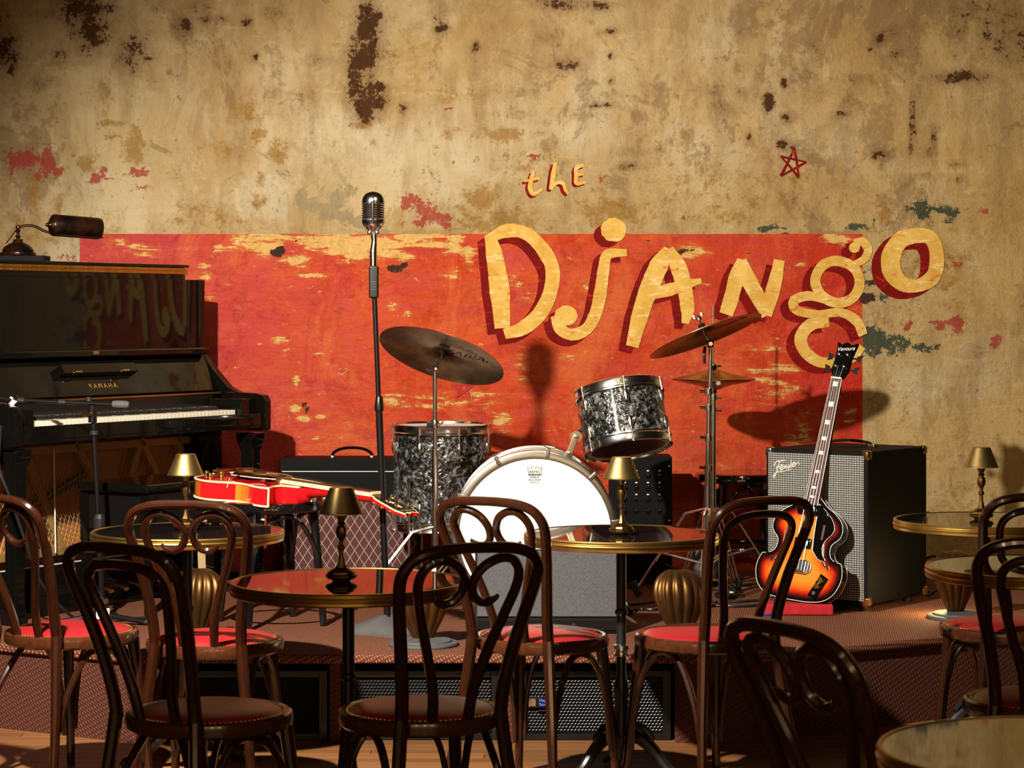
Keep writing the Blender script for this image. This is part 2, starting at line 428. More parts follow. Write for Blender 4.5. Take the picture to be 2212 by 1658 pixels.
# back wall: fine grid carrying the paint layers (brown, ochre, pale, chips | green, red, dark chips)
def make_wall():
    nx, nz = 470, 270
    xs = np.linspace(-3.7, 3.7, nx); zs = np.linspace(-0.05, 3.67, nz)
    X, Z = np.meshgrid(xs, zs)
    px = CX + X * F / WALL; py = HY + (HC - Z) * F / WALL
    def layer(blobs):
        a = np.zeros_like(X)
        for b in blobs:
            x, y, rx, ry, k = b
            a = np.maximum(a, k * np.exp(-((px - x) / (rx * 1.35)) ** 2 - ((py - y) / (ry * 1.35)) ** 2) * 1.0)
        return np.clip(a, 0, 1)
    brown = layer([(795, 60, 26, 60, 1.3), (785, 115, 28, 36, 1.3), (762, 130, 12, 55, 1.1), (770, 185, 18, 40, 1.0), (800, 180, 14, 40, .9), (818, 190, 20, 12, 1.1), (795, 215, 34, 22, 1.3), (785, 245, 26, 24, 1.1),
        (180, 20, 62, 40, .9), (195, 70, 38, 45, 1.0), (235, 20, 25, 22, .8), (135, 118, 24, 22, .8), (400, 50, 24, 24, 1.0), (425, 15, 30, 22, .8), (440, 42, 14, 12, .9), (285, 118, 36, 45, .8), (320, 126, 14, 4, 1.1), (480, 42, 14, 12, .7),
        (532, 45, 12, 14, .8), (600, 30, 22, 34, .6), (12, 110, 30, 40, 1.0), (28, 140, 20, 24, .9), (0, 60, 20, 60, .6), (552, 122, 5, 7, 1.2), (950, 30, 16, 34, .7), (955, 62, 15, 14, 1.0), (1029, 100, 9, 11, 1.1), (1215, 8, 40, 16, .9), (1290, 12, 40, 12, .8),
        (1225, 138, 24, 16, .9), (1262, 175, 14, 34, .6), (1295, 228, 24, 6, 1.0), (1318, 120, 6, 8, .9), (1320, 175, 6, 8, .9), (1310, 70, 16, 8, .8), (1190, 80, 20, 14, .6), (1205, 100, 10, 12, .5),
        (1660, 222, 11, 18, 1.3), (1668, 205, 5, 6, 1.2), (1694, 180, 7, 12, 1.2), (1900, 86, 15, 11, 1.2), (1880, 106, 5, 5, 1.1), (1760, 105, 18, 15, .8), (1937, 115, 15, 13, .8), (1617, 296, 6, 16, .9), (1625, 310, 5, 9, .9), (1690, 312, 12, 10, 1.2), (1712, 318, 8, 7, 1.1),
        (1820, 245, 24, 9, .9), (1850, 170, 26, 12, .6), (1745, 150, 16, 30, .6), (2065, 168, 44, 14, 1.0), (2120, 165, 30, 14, .8), (2070, 50, 22, 70, .6), (2160, 60, 60, 70, .6), (2100, 20, 40, 30, .5), (1970, 255, 9, 50, .95), (1966, 320, 6, 22, .9), (2016, 305, 9, 32, .95), (2010, 330, 14, 12, 1.0), (1900, 335, 16, 14, 1.0), (1905, 355, 7, 12, .9),
        (1700, 255, 20, 14, .8), (1560, 235, 26, 20, .7), (1600, 200, 20, 14, .6), (1510, 190, 20, 18, .5), (1545, 200, 16, 14, .6), (1830, 220, 14, 24, .6), (1500, 235, 12, 18, .5), (1935, 70, 20, 14, .6), (1980, 50, 30, 40, .4), (2060, 240, 8, 20, .6), (2065, 355, 18, 8, .6), (2000, 380, 20, 6, .6), (2075, 385, 12, 10, .7), (1715, 432, 6, 10, .9),
        (2210, 90, 40, 60, .7), (2190, 120, 30, 30, .6), (1660, 360, 30, 60, .2), (1360, 360, 26, 10, .8), (1375, 330, 40, 12, .5), (870, 235, 10, 14, .9), (555, 260, 14, 10, .5), (90, 180, 30, 16, .5), (700, 130, 40, 16, .4), (640, 210, 24, 30, .4), (230, 205, 18, 24, .4), (1090, 200, 60, 20, .35), (1130, 245, 80, 10, .35)])
    ochre = layer([(530, 238, 24, 26, 1.0), (290, 318, 16, 34, 1.1), (292, 285, 10, 16, 1.0), (240, 266, 24, 6, 1.0), (245, 295, 22, 4, .8), (186, 352, 16, 22, 1.0), (560, 290, 12, 16, .9), (598, 325, 18, 20, 1.0), (600, 345, 14, 8, .9), (490, 328, 10, 12, .9), (565, 385, 10, 18, .9), (440, 460, 44, 20, .7), (480, 470, 36, 14, .8), (380, 476, 30, 8, .5), (560, 440, 16, 30, .7),
        (78, 385, 36, 7, .9), (73, 430, 8, 28, .9), (128, 430, 8, 28, .9), (60, 500, 60, 30, .6), (1085, 290, 44, 14, 1.0), (1040, 425, 36, 20, 1.0), (1000, 450, 30, 12, .7), (1080, 480, 90, 26, .8), (1320, 465, 60, 34, .9), (1150, 350, 50, 30, .5), (1000, 200, 40, 18, .5), (950, 100, 20, 20, .6), (785, 265, 16, 10, 1.1), (965, 215, 14, 14, .8), (975, 290, 14, 14, .6),
        (1930, 460, 90, 40, .6), (2000, 580, 90, 60, .55), (1930, 680, 70, 30, .5), (1600, 440, 120, 50, .45), (1530, 400, 30, 60, .5), (1700, 380, 80, 40, .35), (1900, 860, 60, 40, .5), (1950, 1000, 60, 60, .5), (2050, 1080, 60, 50, .4), (1460, 300, 40, 50, .4), (850, 120, 40, 40, .4)])
    pale = layer([(850, 330, 190, 100, .9), (700, 300, 130, 90, .7), (960, 370, 110, 60, .9), (250, 440, 170, 60, .7), (1280, 230, 60, 70, .6), (1620, 150, 150, 100, .5), (560, 420, 60, 60, .8), (480, 260, 90, 60, .5), (1800, 300, 80, 40, .6), (650, 150, 120, 60, .5), (2010, 850, 80, 50, .7), (2100, 800, 60, 60, .5), (1240, 280, 50, 40, .8), (150, 550, 60, 30, 1.0), (60, 420, 40, 40, .4), (900, 60, 60, 40, .3), (1500, 330, 60, 60, .5), (1580, 350, 50, 40, .5), (1930, 1090, 60, 90, .5)])
    chips = layer([(572, 522, 36, 26, 1.5), (605, 735, 26, 10, 1.15), (617, 750, 12, 12, .9), (590, 755, 4, 22, .8), (615, 765, 8, 14, .9), (690, 762, 16, 4, .95), (560, 742, 6, 5, .9), (665, 590, 50, 12, .8), (610, 515, 40, 10, 1.0), (660, 520, 50, 14, .9), (640, 562, 40, 16, .85), (740, 525, 60, 22, 1.4), (800, 535, 60, 28, 1.5), (900, 510, 60, 14, 1.2), (930, 528, 50, 8, .9), (980, 528, 24, 22, .95), (1010, 545, 20, 20, .9),
        (870, 560, 26, 14, .85), (890, 565, 10, 10, .7), (960, 850, 100, 18, .72), (900, 872, 70, 14, .75), (1010, 870, 60, 16, .75), (850, 860, 30, 16, .7), (1000, 915, 40, 20, .75), (1080, 905, 40, 30, .72), (980, 930, 60, 20, .7), (1120, 770, 16, 50, .65), (1130, 830, 20, 40, .6), (970, 590, 22, 20, .8), (850, 660, 16, 12, .85), (880, 675, 10, 8, .9), (845, 665, 6, 6, .9), (640, 828, 8, 16, .95), (700, 850, 26, 5, .8), (695, 842, 8, 6, .8),
        (1215, 780, 40, 16, .75), (1490, 545, 36, 16, .9), (1660, 830, 60, 44, .7), (1690, 780, 40, 50, .62), (1740, 930, 20, 40, .8), (1810, 518, 28, 14, 1.1), (1795, 510, 20, 8, 1.0), (1730, 568, 12, 8, .95), (1430, 610, 30, 8, .7), (1110, 610, 30, 30, .65), (1140, 640, 30, 14, .6), (440, 590, 16, 44, .75), (455, 640, 10, 12, .8), (490, 615, 18, 4, .6), (330, 545, 50, 12, .75), (300, 535, 30, 14, .8), (260, 520, 22, 10, .8), (400, 540, 40, 10, .75), (465, 545, 40, 16, .8), (520, 520, 30, 12, .85), (180, 560, 16, 30, .6),
        (880, 1000, 20, 20, .5), (690, 900, 10, 8, .85), (640, 880, 14, 12, .9), (656, 905, 20, 10, .9), (625, 908, 6, 8, .8), (685, 945, 10, 8, .9), (560, 895, 16, 5, .8), (1395, 625, 14, 14, .6), (1270, 620, 24, 16, .7), (1600, 730, 60, 30, .5), (1460, 700, 30, 30, .4), (1720, 960, 30, 30, .6), (1840, 900, 14, 60, .5), (1000, 780, 30, 10, .6), (1380, 1100, 40, 50, .5), (1700, 1090, 14, 20, .7)])
    green = layer([(1985, 445, 26, 14, 1.2), (1995, 460, 18, 14, 1.1), (2030, 452, 30, 8, 1.1), (2060, 460, 16, 10, 1.0), (2050, 475, 12, 8, .9), (1885, 738, 34, 28, 1.2), (1870, 715, 14, 16, 1.0), (1935, 742, 44, 16, 1.1), (1985, 748, 36, 10, .9), (1940, 730, 20, 8, 1.0), (2022, 605, 12, 5, 1.2), (1652, 494, 16, 5, 1.1), (1680, 490, 14, 4, .9), (1700, 506, 14, 4, .9), (1838, 490, 18, 6, 1.0), (1862, 488, 14, 5, .9), (1887, 478, 6, 8, 1.0), (1910, 642, 9, 13, 1.1), (2200, 664, 16, 4, .9), (2150, 665, 30, 3, .7), (1890, 515, 10, 3, .9), (1875, 580, 10, 10, .8), (2000, 500, 30, 10, .45), (2060, 720, 20, 10, .3), (1920, 760, 60, 10, .6)])
    red = layer([(60, 345, 44, 24, 1.0), (95, 345, 22, 34, 1.1), (125, 375, 14, 12, 1.0), (35, 355, 14, 20, .8), (205, 385, 12, 14, 1.1), (225, 368, 12, 14, 1.1), (240, 385, 20, 5, .7), (297, 372, 18, 9, 1.3), (160, 335, 10, 8, .7), (300, 405, 20, 6, .7), (1152, 337, 15, 6, 1.2), (880, 435, 24, 18, .9), (915, 450, 30, 20, .95), (945, 470, 30, 12, 1.0), (965, 487, 20, 6, 1.0), (905, 480, 40, 8, .8), (970, 235, 10, 6, .9), (978, 352, 4, 6, .9), (2065, 705, 12, 20, 1.1), (2040, 695, 40, 4, 1.1), (2030, 705, 14, 8, .9), (2150, 735, 12, 12, 1.3), (2160, 728, 6, 6, 1.2), (1962, 706, 7, 8, 1.1), (1968, 724, 8, 4, 1.0), (1920, 720, 8, 5, .8), (2125, 455, 16, 8, 1.0), (2090, 452, 12, 5, .8), (2040, 575, 10, 14, .9), (2070, 570, 30, 4, .8), (1785, 420, 8, 20, .6), (1475, 450, 14, 16, .6), (1460, 470, 20, 10, .5), (1290, 390, 16, 10, .6), (150, 560, 16, 14, .8), (1335, 500, 14, 8, .6), (1500, 360, 14, 8, .5), (200, 500, 10, 6, .4), (860, 485, 20, 8, .7)])
    dark = layer([(597, 545, 17, 9, 1.4), (606, 537, 10, 5, 1.3), (585, 545, 6, 8, 1.3), (850, 580, 14, 9, 1.4), (868, 574, 14, 6, 1.3), (878, 570, 8, 5, 1.2), (661, 877, 9, 9, 1.5), (660, 888, 6, 6, 1.4), (1460, 548, 18, 7, 1.3), (1480, 540, 20, 5, 1.2), (1500, 535, 10, 8, .8), (1890, 610, 26, 9, 1.4), (1912, 616, 18, 8, 1.3), (1873, 645, 16, 11, 1.4), (1866, 640, 8, 8, 1.3), (719, 986, 6, 5, 1.3), (640, 521, 5, 4, 1.2), (603, 733, 12, 2, .9), (879, 679, 3, 4, 1.2), (1390, 635, 10, 5, .9), (1487, 607, 8, 6, 1.1), (1620, 548, 8, 4, 1.0), (1400, 518, 8, 4, 1.1), (1150, 690, 8, 8, .3)])
    grey = layer([(650, 425, 14, 24, 1.0), (675, 445, 24, 16, 1.0), (710, 455, 24, 18, 1.1), (728, 430, 18, 24, 1.1), (755, 415, 10, 22, .9), (745, 465, 24, 12, 1.0), (790, 480, 34, 14, 1.1), (815, 500, 30, 10, 1.0), (690, 470, 20, 8, .8), (380, 365, 22, 10, .6), (1190, 350, 8, 14, .7), (1030, 345, 8, 14, .8)])
    vs = np.stack([X, np.full_like(X, WALL), Z], -1).reshape(-1, 3)
    idx = np.arange(nx * nz).reshape(nz, nx)
    fs = np.stack([idx[:-1, :-1], idx[:-1, 1:], idx[1:, 1:], idx[1:, :-1]], -1).reshape(-1, 4)
    me = bpy.data.meshes.new('wall_back'); me.from_pydata(vs.tolist(), [], fs.tolist())
    for nm, ch in (('paint_a', (brown, ochre, pale, chips)), ('paint_b', (green, red, dark, grey))):
        at = me.color_attributes.new(nm, 'FLOAT_COLOR', 'POINT')
        at.data.foreach_set('color', np.stack(ch, -1).reshape(-1).astype(np.float32))
    me.polygons.foreach_set('use_smooth', [True] * len(me.polygons))
    m = mat('old_plaster', (0.5, 0.38, 0.2), 0.8, spec=0.12); me.materials.append(m)
    g = NT(m); o = g.obj(); x, y, z = g.sep(o)
    A = g.attr('paint_a'); ac = g.sepc(A['Color']); B = g.attr('paint_b'); bc = g.sepc(B['Color'])
    big = g.noise(g.map(o, (1, 1, 0.8)), 1.0, 6, 0.62, 0.5); med = g.noise(g.map(o, (1, 1, 0.7)), 4.2, 7, 0.65, 0.8)
    fine = g.noise(o, 17, 8, 0.72); grit = g.noise(o, 70, 6, 0.7)
    streak = g.noise(g.map(o, (1.6, 1, 0.35)), 6, 6, 0.6); hor = g.noise(g.map(o, (0.55, 1, 2.4)), 6, 7, 0.68, 0.5)
    ragged = g.math('ADD', g.math('MULTIPLY', fine, 0.62), g.math('MULTIPLY', grit, 0.38))
    # tan plaster: clouded ground, smeared skim coats, dirt
    sm1 = g.noise(g.map(o, (1, 1, 0.75), (3, 0, 1)), 2.7, 9, 0.70, 0.9); sm2 = g.noise(g.map(o, (1, 1, 0.6), (11, 0, 5)), 3.6, 9, 0.72, 0.7)
    sm3 = g.noise(g.map(o, (1, 1, 1.1), (23, 0, 9)), 6.5, 9, 0.74, 0.5); sm4 = g.noise(g.map(o, (0.6, 1, 1.8), (31, 0, 2)), 7.5, 8, 0.72, 0.8)
    c = g.mix(g.rng(big, 0.36, 0.64), (0.38, 0.238, 0.096), (0.52, 0.372, 0.185))
    c = g.mix(g.rng(x, 0.1, 2.4, 0.0, 0.60), c, (0.48, 0.305, 0.098))
    c = g.mix(g.math('MULTIPLY', g.rng(g.math('ADD', g.math('MULTIPLY', ac[2], 0.50), med), 0.60, 0.95), 0.85), c, (0.56, 0.465, 0.305))
    c = g.mix(g.math('MULTIPLY', g.rng(streak, 0.50, 0.70), 0.65), c, (0.28, 0.175, 0.075))
    c = g.mix(g.math('MULTIPLY', g.rng(sm1, 0.50, 0.60), 0.32), c, (0.57, 0.45, 0.255))
    c = g.mix(g.math('MULTIPLY', g.rng(sm2, 0.52, 0.62), 0.55), c, (0.27, 0.160, 0.070))
    c = g.mix(g.math('MULTIPLY', g.rng(sm4, 0.59, 0.62), 0.30), c, (0.60, 0.46, 0.235))
    c = g.mix(g.math('MULTIPLY', g.rng(sm3, 0.615, 0.64), 0.55), c, (0.19, 0.112, 0.055))
    c = g.mix(g.math('MULTIPLY', g.rng(g.math('ADD', grit, g.math('MULTIPLY', med, 0.5)), 0.93, 0.97), 0.6), c, (0.15, 0.08, 0.04))
    def m_of(dens, lo, hi, amt=0.62, nz_=None):
        return g.rng(g.math('ADD', dens, g.math('MULTIPLY', g.math('SUBTRACT', nz_ if nz_ is not None else ragged, 0.5), amt * 5.0)), lo, hi)
    db = g.noise(g.map(o, (1, 1, 0.8), (41, 0, 13)), 2.4, 11, 0.80, 0.4); db2 = g.noise(g.map(o, (1.1, 1, 0.7), (57, 0, 3)), 3.1, 11, 0.80, 0.4)
    lowf = g.noise(g.map(o, (1, 1, 1), (5, 0, 17)), 0.9, 2)
    c = g.mix(g.math('MULTIPLY', g.rng(g.math('ADD', db, g.math('MULTIPLY', g.math('SUBTRACT', lowf, 0.5), 0.35)), 0.565, 0.60), 0.55), c, (0.21, 0.122, 0.058))
    c = g.mix(g.math('MULTIPLY', g.rng(g.math('ADD', db2, g.math('MULTIPLY', g.math('SUBTRACT', 0.5, lowf), 0.35)), 0.585, 0.615), 0.55), c, (0.36, 0.215, 0.055))
    c = g.mix(g.math('MULTIPLY', m_of(ac[1], 0.36, 0.80, 0.95), 0.72), c, (0.29, 0.145, 0.022))
    soft = g.math('MULTIPLY', m_of(ac[0], 0.12, 0.95, 0.45), 0.80)
    c = g.mix(soft, c, (0.17, 0.085, 0.035))
    c = g.mix(g.math('MULTIPLY', m_of(ac[0], 0.74, 0.86, 0.8), 0.92), c, (0.052, 0.017, 0.005))
    c = g.mix(g.math('MULTIPLY', m_of(B['Alpha'], 0.55, 0.66, 0.6), 0.75), c, (0.29, 0.225, 0.125))
    c = g.mix(g.math('MULTIPLY', m_of(bc[1], 0.60, 0.74, 0.85), 0.85), c, (0.33, 0.035, 0.028))
    c = g.mix(g.math('MULTIPLY', m_of(bc[0], 0.60, 0.72, 0.9), 0.95), c, (0.045, 0.06, 0.038))
    # red painted band with chipped paint
    edge = g.math('MULTIPLY', g.math('SUBTRACT', ragged, 0.5), 0.014)
    xe, ze = g.math('ADD', x, edge), g.math('ADD', z, edge)
    inr = g.math('MULTIPLY', g.math('MULTIPLY', g.math('LESS_THAN', xe, (1863 - CX) / F * WALL), g.math('GREATER_THAN', xe, (172 - CX) / F * WALL)), g.math('LESS_THAN', ze, HC - (505 - HY) / F * WALL))
    crease_c = g.math('POWER', g.math('SUBTRACT', 1.0, g.math('ABSOLUTE', g.math('MULTIPLY', g.math('SUBTRACT', sm4, 0.5), 2.0))), 60.0)
    rn = g.noise(g.map(o, (1, 1, 1.6)), 2.6, 6, 0.6, 0.5)
    rc = g.mix(g.rng(rn, 0.35, 0.68), (0.54, 0.046, 0.015), (0.63, 0.115, 0.030))
    rc = g.mix(g.math('MULTIPLY', g.rng(hor, 0.48, 0.62), 0.7), rc, (0.54, 0.066, 0.045))
    pk = g.math('ADD', g.rng(x, -1.6, -0.3, 0.8, 0.0), g.math('MULTIPLY', g.math('SUBTRACT', med, 0.5), 1.4), clamp=True)
    rc = g.mix(g.math('MULTIPLY', pk, 0.9), rc, (0.50, 0.055, 0.065))
    rc = g.mix(g.math('MULTIPLY', g.rng(x, 0.7, 1.55, 0, 1), 0.7), rc, (0.50, 0.018, 0.012))
    rc = g.mix(g.math('MULTIPLY', g.rng(g.math('ADD', g.math('MULTIPLY', fine, 0.5), g.math('MULTIPLY', sm4, 0.5)), 0.53, 0.62), 0.55), rc, (0.34, 0.018, 0.012))
    rc = g.mix(g.math('MULTIPLY', g.rng(sm2, 0.54, 0.64), 0.6), rc, (0.62, 0.15, 0.045))
    hor2 = g.noise(g.map(o, (0.5, 1, 2.6), (9, 0, 4)), 9, 9, 0.74, 0.7)
    chipn = g.math('ADD', g.math('MULTIPLY', hor2, 0.72), g.math('MULTIPLY', ragged, 0.28))
    cf = g.math('ADD', A['Alpha'], g.math('MULTIPLY', g.math('SUBTRACT', chipn, 0.5), 4.2))
    chip = g.math('MAXIMUM', g.rng(cf, 0.72, 0.78), g.rng(chipn, 0.652, 0.664))
    fl = g.noise(g.map(o, (0.7, 1, 1.5), (71, 0, 8)), 24, 9, 0.75, 0.5)
    rc = g.mix(g.math('MULTIPLY', g.rng(fl, 0.62, 0.66), 0.85), rc, (0.66, 0.36, 0.12))
    rc = g.mix(g.math('MULTIPLY', g.rng(fl, 0.36, 0.33), 0.55), rc, (0.22, 0.018, 0.012))
    rc = g.mix(g.math('MULTIPLY', g.rng(db, 0.57, 0.61), 0.45), rc, (0.58, 0.085, 0.075))
    rc = g.mix(g.math('MULTIPLY', g.rng(db2, 0.58, 0.62), 0.50), rc, (0.60, 0.17, 0.04))
    rc = g.mix(g.math('MULTIPLY', crease_c, 0.5), rc, (0.25, 0.02, 0.012))
    under = g.mix(g.rng(grit, 0.35, 0.65), (0.62, 0.33, 0.085), (0.72, 0.46, 0.17))
    rc = g.mix(g.math('MULTIPLY', g.rng(cf, 0.45, 0.75), 0.55), rc, (0.62, 0.16, 0.035))
    rc = g.mix(chip, rc, under)
    c = g.mix(g.math('MULTIPLY', inr, g.math('SUBTRACT', 1.0, g.rng(cf, 1.25, 1.30))), c, rc)
    c = g.mix(m_of(bc[2], 0.72, 0.82, 0.5), c, (0.055, 0.024, 0.016))
    g.color(c)
    # plaster relief
    br = g.noise(g.map(o, (0.7, 1, 3.2)), 3.2, 5, 0.55, 0.3)
    crease = g.math('POWER', g.math('SUBTRACT', 1.0, g.math('ABSOLUTE', g.math('MULTIPLY', g.math('SUBTRACT', sm2, 0.5), 2.0))), 40.0)
    h = g.math('ADD', g.math('MULTIPLY', br, 1.3), g.math('ADD', g.math('MULTIPLY', med, 0.8), g.math('MULTIPLY', ragged, 0.85)))
    h = g.math('SUBTRACT', h, g.math('MULTIPLY', crease, 0.10))
    g.bump(g.math('ADD', h, g.math('MULTIPLY', chip, -0.08)), 0.60, 0.036)
    g.val(g.b.inputs['Roughness'], g.rng(med, 0.3, 0.7, 0.5, 0.85))
    ob = bpy.data.objects.new('wall_back', me); COL.objects.link(ob); return structure(ob)
wall_back = make_wall()

# painted lettering, one mesh for each letter and for its drop shade
def ribbon(mb, pts, widths, y, n=12, closed=False):
    p3 = [Vector((a, b, 0)) for a, b in pts]; pp = spline(p3, n, closed); m = len(pp)
    ws = resamp(list(widths) + ([widths[0]] if closed else []), m) if isinstance(widths, (list, tuple)) else [widths] * m
    vs = []
    for i in range(m):
        a = pp[i - 1] if (i or closed) else pp[0]; b = pp[(i + 1) % m] if (i < m - 1 or closed) else pp[-1]
        t = (b - a).normalized(); nrm = Vector((-t.y, t.x, 0)); j = 1 + 0.018 * math.sin(i * 0.45 + len(pts)) + random.uniform(-0.022, 0.022)
        for sgn in (-1, 1):
            q = pp[i] + nrm * (ws[i] / 2 * j * sgn)
            for yy in (y, y + 0.0022): vs.append(P(q.x, q.y, WALL) + Vector((0, yy - WALL, 0)))
    fs = []
    for i in range(m if closed else m - 1):
        a, b = 4 * i, 4 * ((i + 1) % m)
        fs += [(a, a + 2, b + 2, b), (a + 1, b + 1, b + 3, a + 3), (a, b, b + 1, a + 1), (a + 2, a + 3, b + 3, b + 2)]
    if not closed: fs += [(0, 1, 3, 2), (4 * m - 4, 4 * m - 2, 4 * m - 1, 4 * m - 3)]
    mb.add(vs, fs)
def blob(mb, c, rx, ry, y):
    k = 26; ring = [(c[0] + rx * (1 + random.uniform(-.05, .05)) * math.cos(2 * PI * i / k), c[1] + ry * (1 + random.uniform(-.05, .05)) * math.sin(2 * PI * i / k)) for i in range(k)]
    vs = [P(a, b, WALL) + Vector((0, y - WALL, 0)) for a, b in ring] + [P(a, b, WALL) + Vector((0, y + 0.0022 - WALL, 0)) for a, b in ring]
    mb.add(vs, [tuple(range(k)), tuple(range(2 * k - 1, k - 1, -1))] + [(i, k + i, k + (i + 1) % k, (i + 1) % k) for i in range(k)])
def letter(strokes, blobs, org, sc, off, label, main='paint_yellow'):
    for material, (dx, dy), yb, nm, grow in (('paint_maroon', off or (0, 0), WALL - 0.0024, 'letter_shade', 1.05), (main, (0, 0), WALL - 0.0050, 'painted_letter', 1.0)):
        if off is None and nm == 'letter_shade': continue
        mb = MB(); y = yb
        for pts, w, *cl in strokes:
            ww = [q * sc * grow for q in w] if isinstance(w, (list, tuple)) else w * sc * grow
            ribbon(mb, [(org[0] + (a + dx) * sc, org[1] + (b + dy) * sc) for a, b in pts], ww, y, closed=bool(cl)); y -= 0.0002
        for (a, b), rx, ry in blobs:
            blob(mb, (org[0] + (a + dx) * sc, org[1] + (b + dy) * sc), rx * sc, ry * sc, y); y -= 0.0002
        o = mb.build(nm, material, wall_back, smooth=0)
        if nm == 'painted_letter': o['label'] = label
O1, S1 = (1000, 430), 0.4973
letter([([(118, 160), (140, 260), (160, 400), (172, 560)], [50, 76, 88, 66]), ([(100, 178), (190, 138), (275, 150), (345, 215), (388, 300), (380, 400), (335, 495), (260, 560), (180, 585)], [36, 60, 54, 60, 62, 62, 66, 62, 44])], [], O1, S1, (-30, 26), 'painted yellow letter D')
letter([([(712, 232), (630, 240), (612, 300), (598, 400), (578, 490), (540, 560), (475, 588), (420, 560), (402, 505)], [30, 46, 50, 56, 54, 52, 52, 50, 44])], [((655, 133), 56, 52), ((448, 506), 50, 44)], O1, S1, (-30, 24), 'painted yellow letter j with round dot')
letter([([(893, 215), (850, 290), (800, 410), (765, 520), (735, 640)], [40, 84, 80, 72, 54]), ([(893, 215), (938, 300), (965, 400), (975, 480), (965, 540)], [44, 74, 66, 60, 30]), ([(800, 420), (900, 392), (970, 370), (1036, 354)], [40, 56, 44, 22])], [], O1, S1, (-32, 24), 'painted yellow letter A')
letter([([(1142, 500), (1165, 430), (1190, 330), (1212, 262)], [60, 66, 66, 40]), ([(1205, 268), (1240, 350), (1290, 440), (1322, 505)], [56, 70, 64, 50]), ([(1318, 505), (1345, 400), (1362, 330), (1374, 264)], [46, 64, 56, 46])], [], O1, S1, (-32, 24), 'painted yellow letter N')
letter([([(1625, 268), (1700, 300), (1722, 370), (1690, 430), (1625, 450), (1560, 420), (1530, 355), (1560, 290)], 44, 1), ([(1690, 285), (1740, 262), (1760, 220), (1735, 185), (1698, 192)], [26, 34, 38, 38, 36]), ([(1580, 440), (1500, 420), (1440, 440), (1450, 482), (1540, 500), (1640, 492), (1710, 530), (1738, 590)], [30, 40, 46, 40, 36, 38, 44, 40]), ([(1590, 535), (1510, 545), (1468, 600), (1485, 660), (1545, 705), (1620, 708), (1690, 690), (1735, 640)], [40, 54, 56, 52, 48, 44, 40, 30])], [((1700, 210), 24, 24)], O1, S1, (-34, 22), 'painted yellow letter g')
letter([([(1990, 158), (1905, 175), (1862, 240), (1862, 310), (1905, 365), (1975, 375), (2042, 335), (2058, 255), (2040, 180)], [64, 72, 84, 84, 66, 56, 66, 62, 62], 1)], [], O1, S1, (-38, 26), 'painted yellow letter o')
O2, S2 = (1000, 250), 0.2413
letter([([(632, 498), (610, 580), (602, 650), (635, 698), (712, 655)], [30, 40, 44, 40, 22]), ([(550, 585), (620, 572), (690, 560)], [18, 26, 18])], [], O2, S2, (-20, 18), 'small painted letter t')
letter([([(828, 420), (808, 530), (788, 660)], [34, 44, 36]), ([(790, 645), (850, 595), (900, 610), (918, 660), (948, 700)], [24, 34, 36, 34, 20])], [], O2, S2, (-24, 18), 'small painted letter h')
letter([([(1088, 442), (1020, 462), (1015, 530), (1020, 605), (1105, 592)], [28, 36, 40, 36, 22]), ([(1020, 532), (1090, 520)], [26, 20])], [], O2, S2, (-20, 16), 'small painted letter E')
O3, S3 = (1472, 0), 0.3347
star = [(725, 955), (755, 1145), (640, 1010), (802, 1045), (640, 1135)]
letter([([star[i], ((star[i][0] + star[(i + 1) % 5][0]) / 2 + 3, (star[i][1] + star[(i + 1) % 5][1]) / 2), star[(i + 1) % 5]], [16, 14, 9]) for i in range(5)], [], O3, S3, None, 'dark red painted five-pointed star', 'paint_maroon')

star = [(1000 + 24 * math.sin(2 * PI * k * 2 / 5), 838 - 24 * math.cos(2 * PI * k * 2 / 5)) for k in range(5)]
letter([([star[i], ((star[i][0] + star[(i + 1) % 5][0]) / 2 + 1, (star[i][1] + star[(i + 1) % 5][1]) / 2), star[(i + 1) % 5]], [5, 5, 3]) for i in range(5)], [], (0, 0), 1.0, None, 'small faded red painted star below the ride cymbal', 'paint_faded_red')

# wooden floor: laid boards in view, plain boarding elsewhere
floor = structure(MB().box((0, 4.4, -0.06), (7.6, 12.4, 0.10)).build('floor', 'oak_plank', smooth=0))
pl_mesh = {}
def plank(x0, x1, y, w):
    L = round(x1 - x0, 3)
    if L not in pl_mesh:
        o = MB().box((0, 0, -0.005), (L - 0.0015, w - 0.0015, 0.0099)).build('plank', 'oak_plank', floor, smooth=0, bev=0.0012, seg=1); pl_mesh[L] = o.data
    else:
        o = bpy.data.objects.new('plank', pl_mesh[L]); COL.objects.link(o); o.parent = floor
    o.location = ((x0 + x1) / 2, y, 0)
row = 0; yy = 6.50
while yy < 8.7:
    x = -2.5 + 0.37 * (row * 7 % 4) - 0.6
    while x < 2.6:
        L = (0.9, 1.2, 0.7)[(row + int(x * 3)) % 3]
        plank(x, x + L, yy, 0.075); x += L
    yy += 0.075; row += 1
for yc, dy in ((1.86, 9.205), (9.67, 1.86)):
    MB().box((0, yc, -0.005), (7.6, dy, 0.0099)).build('floor_boarding', 'oak_plank', floor, smooth=0)

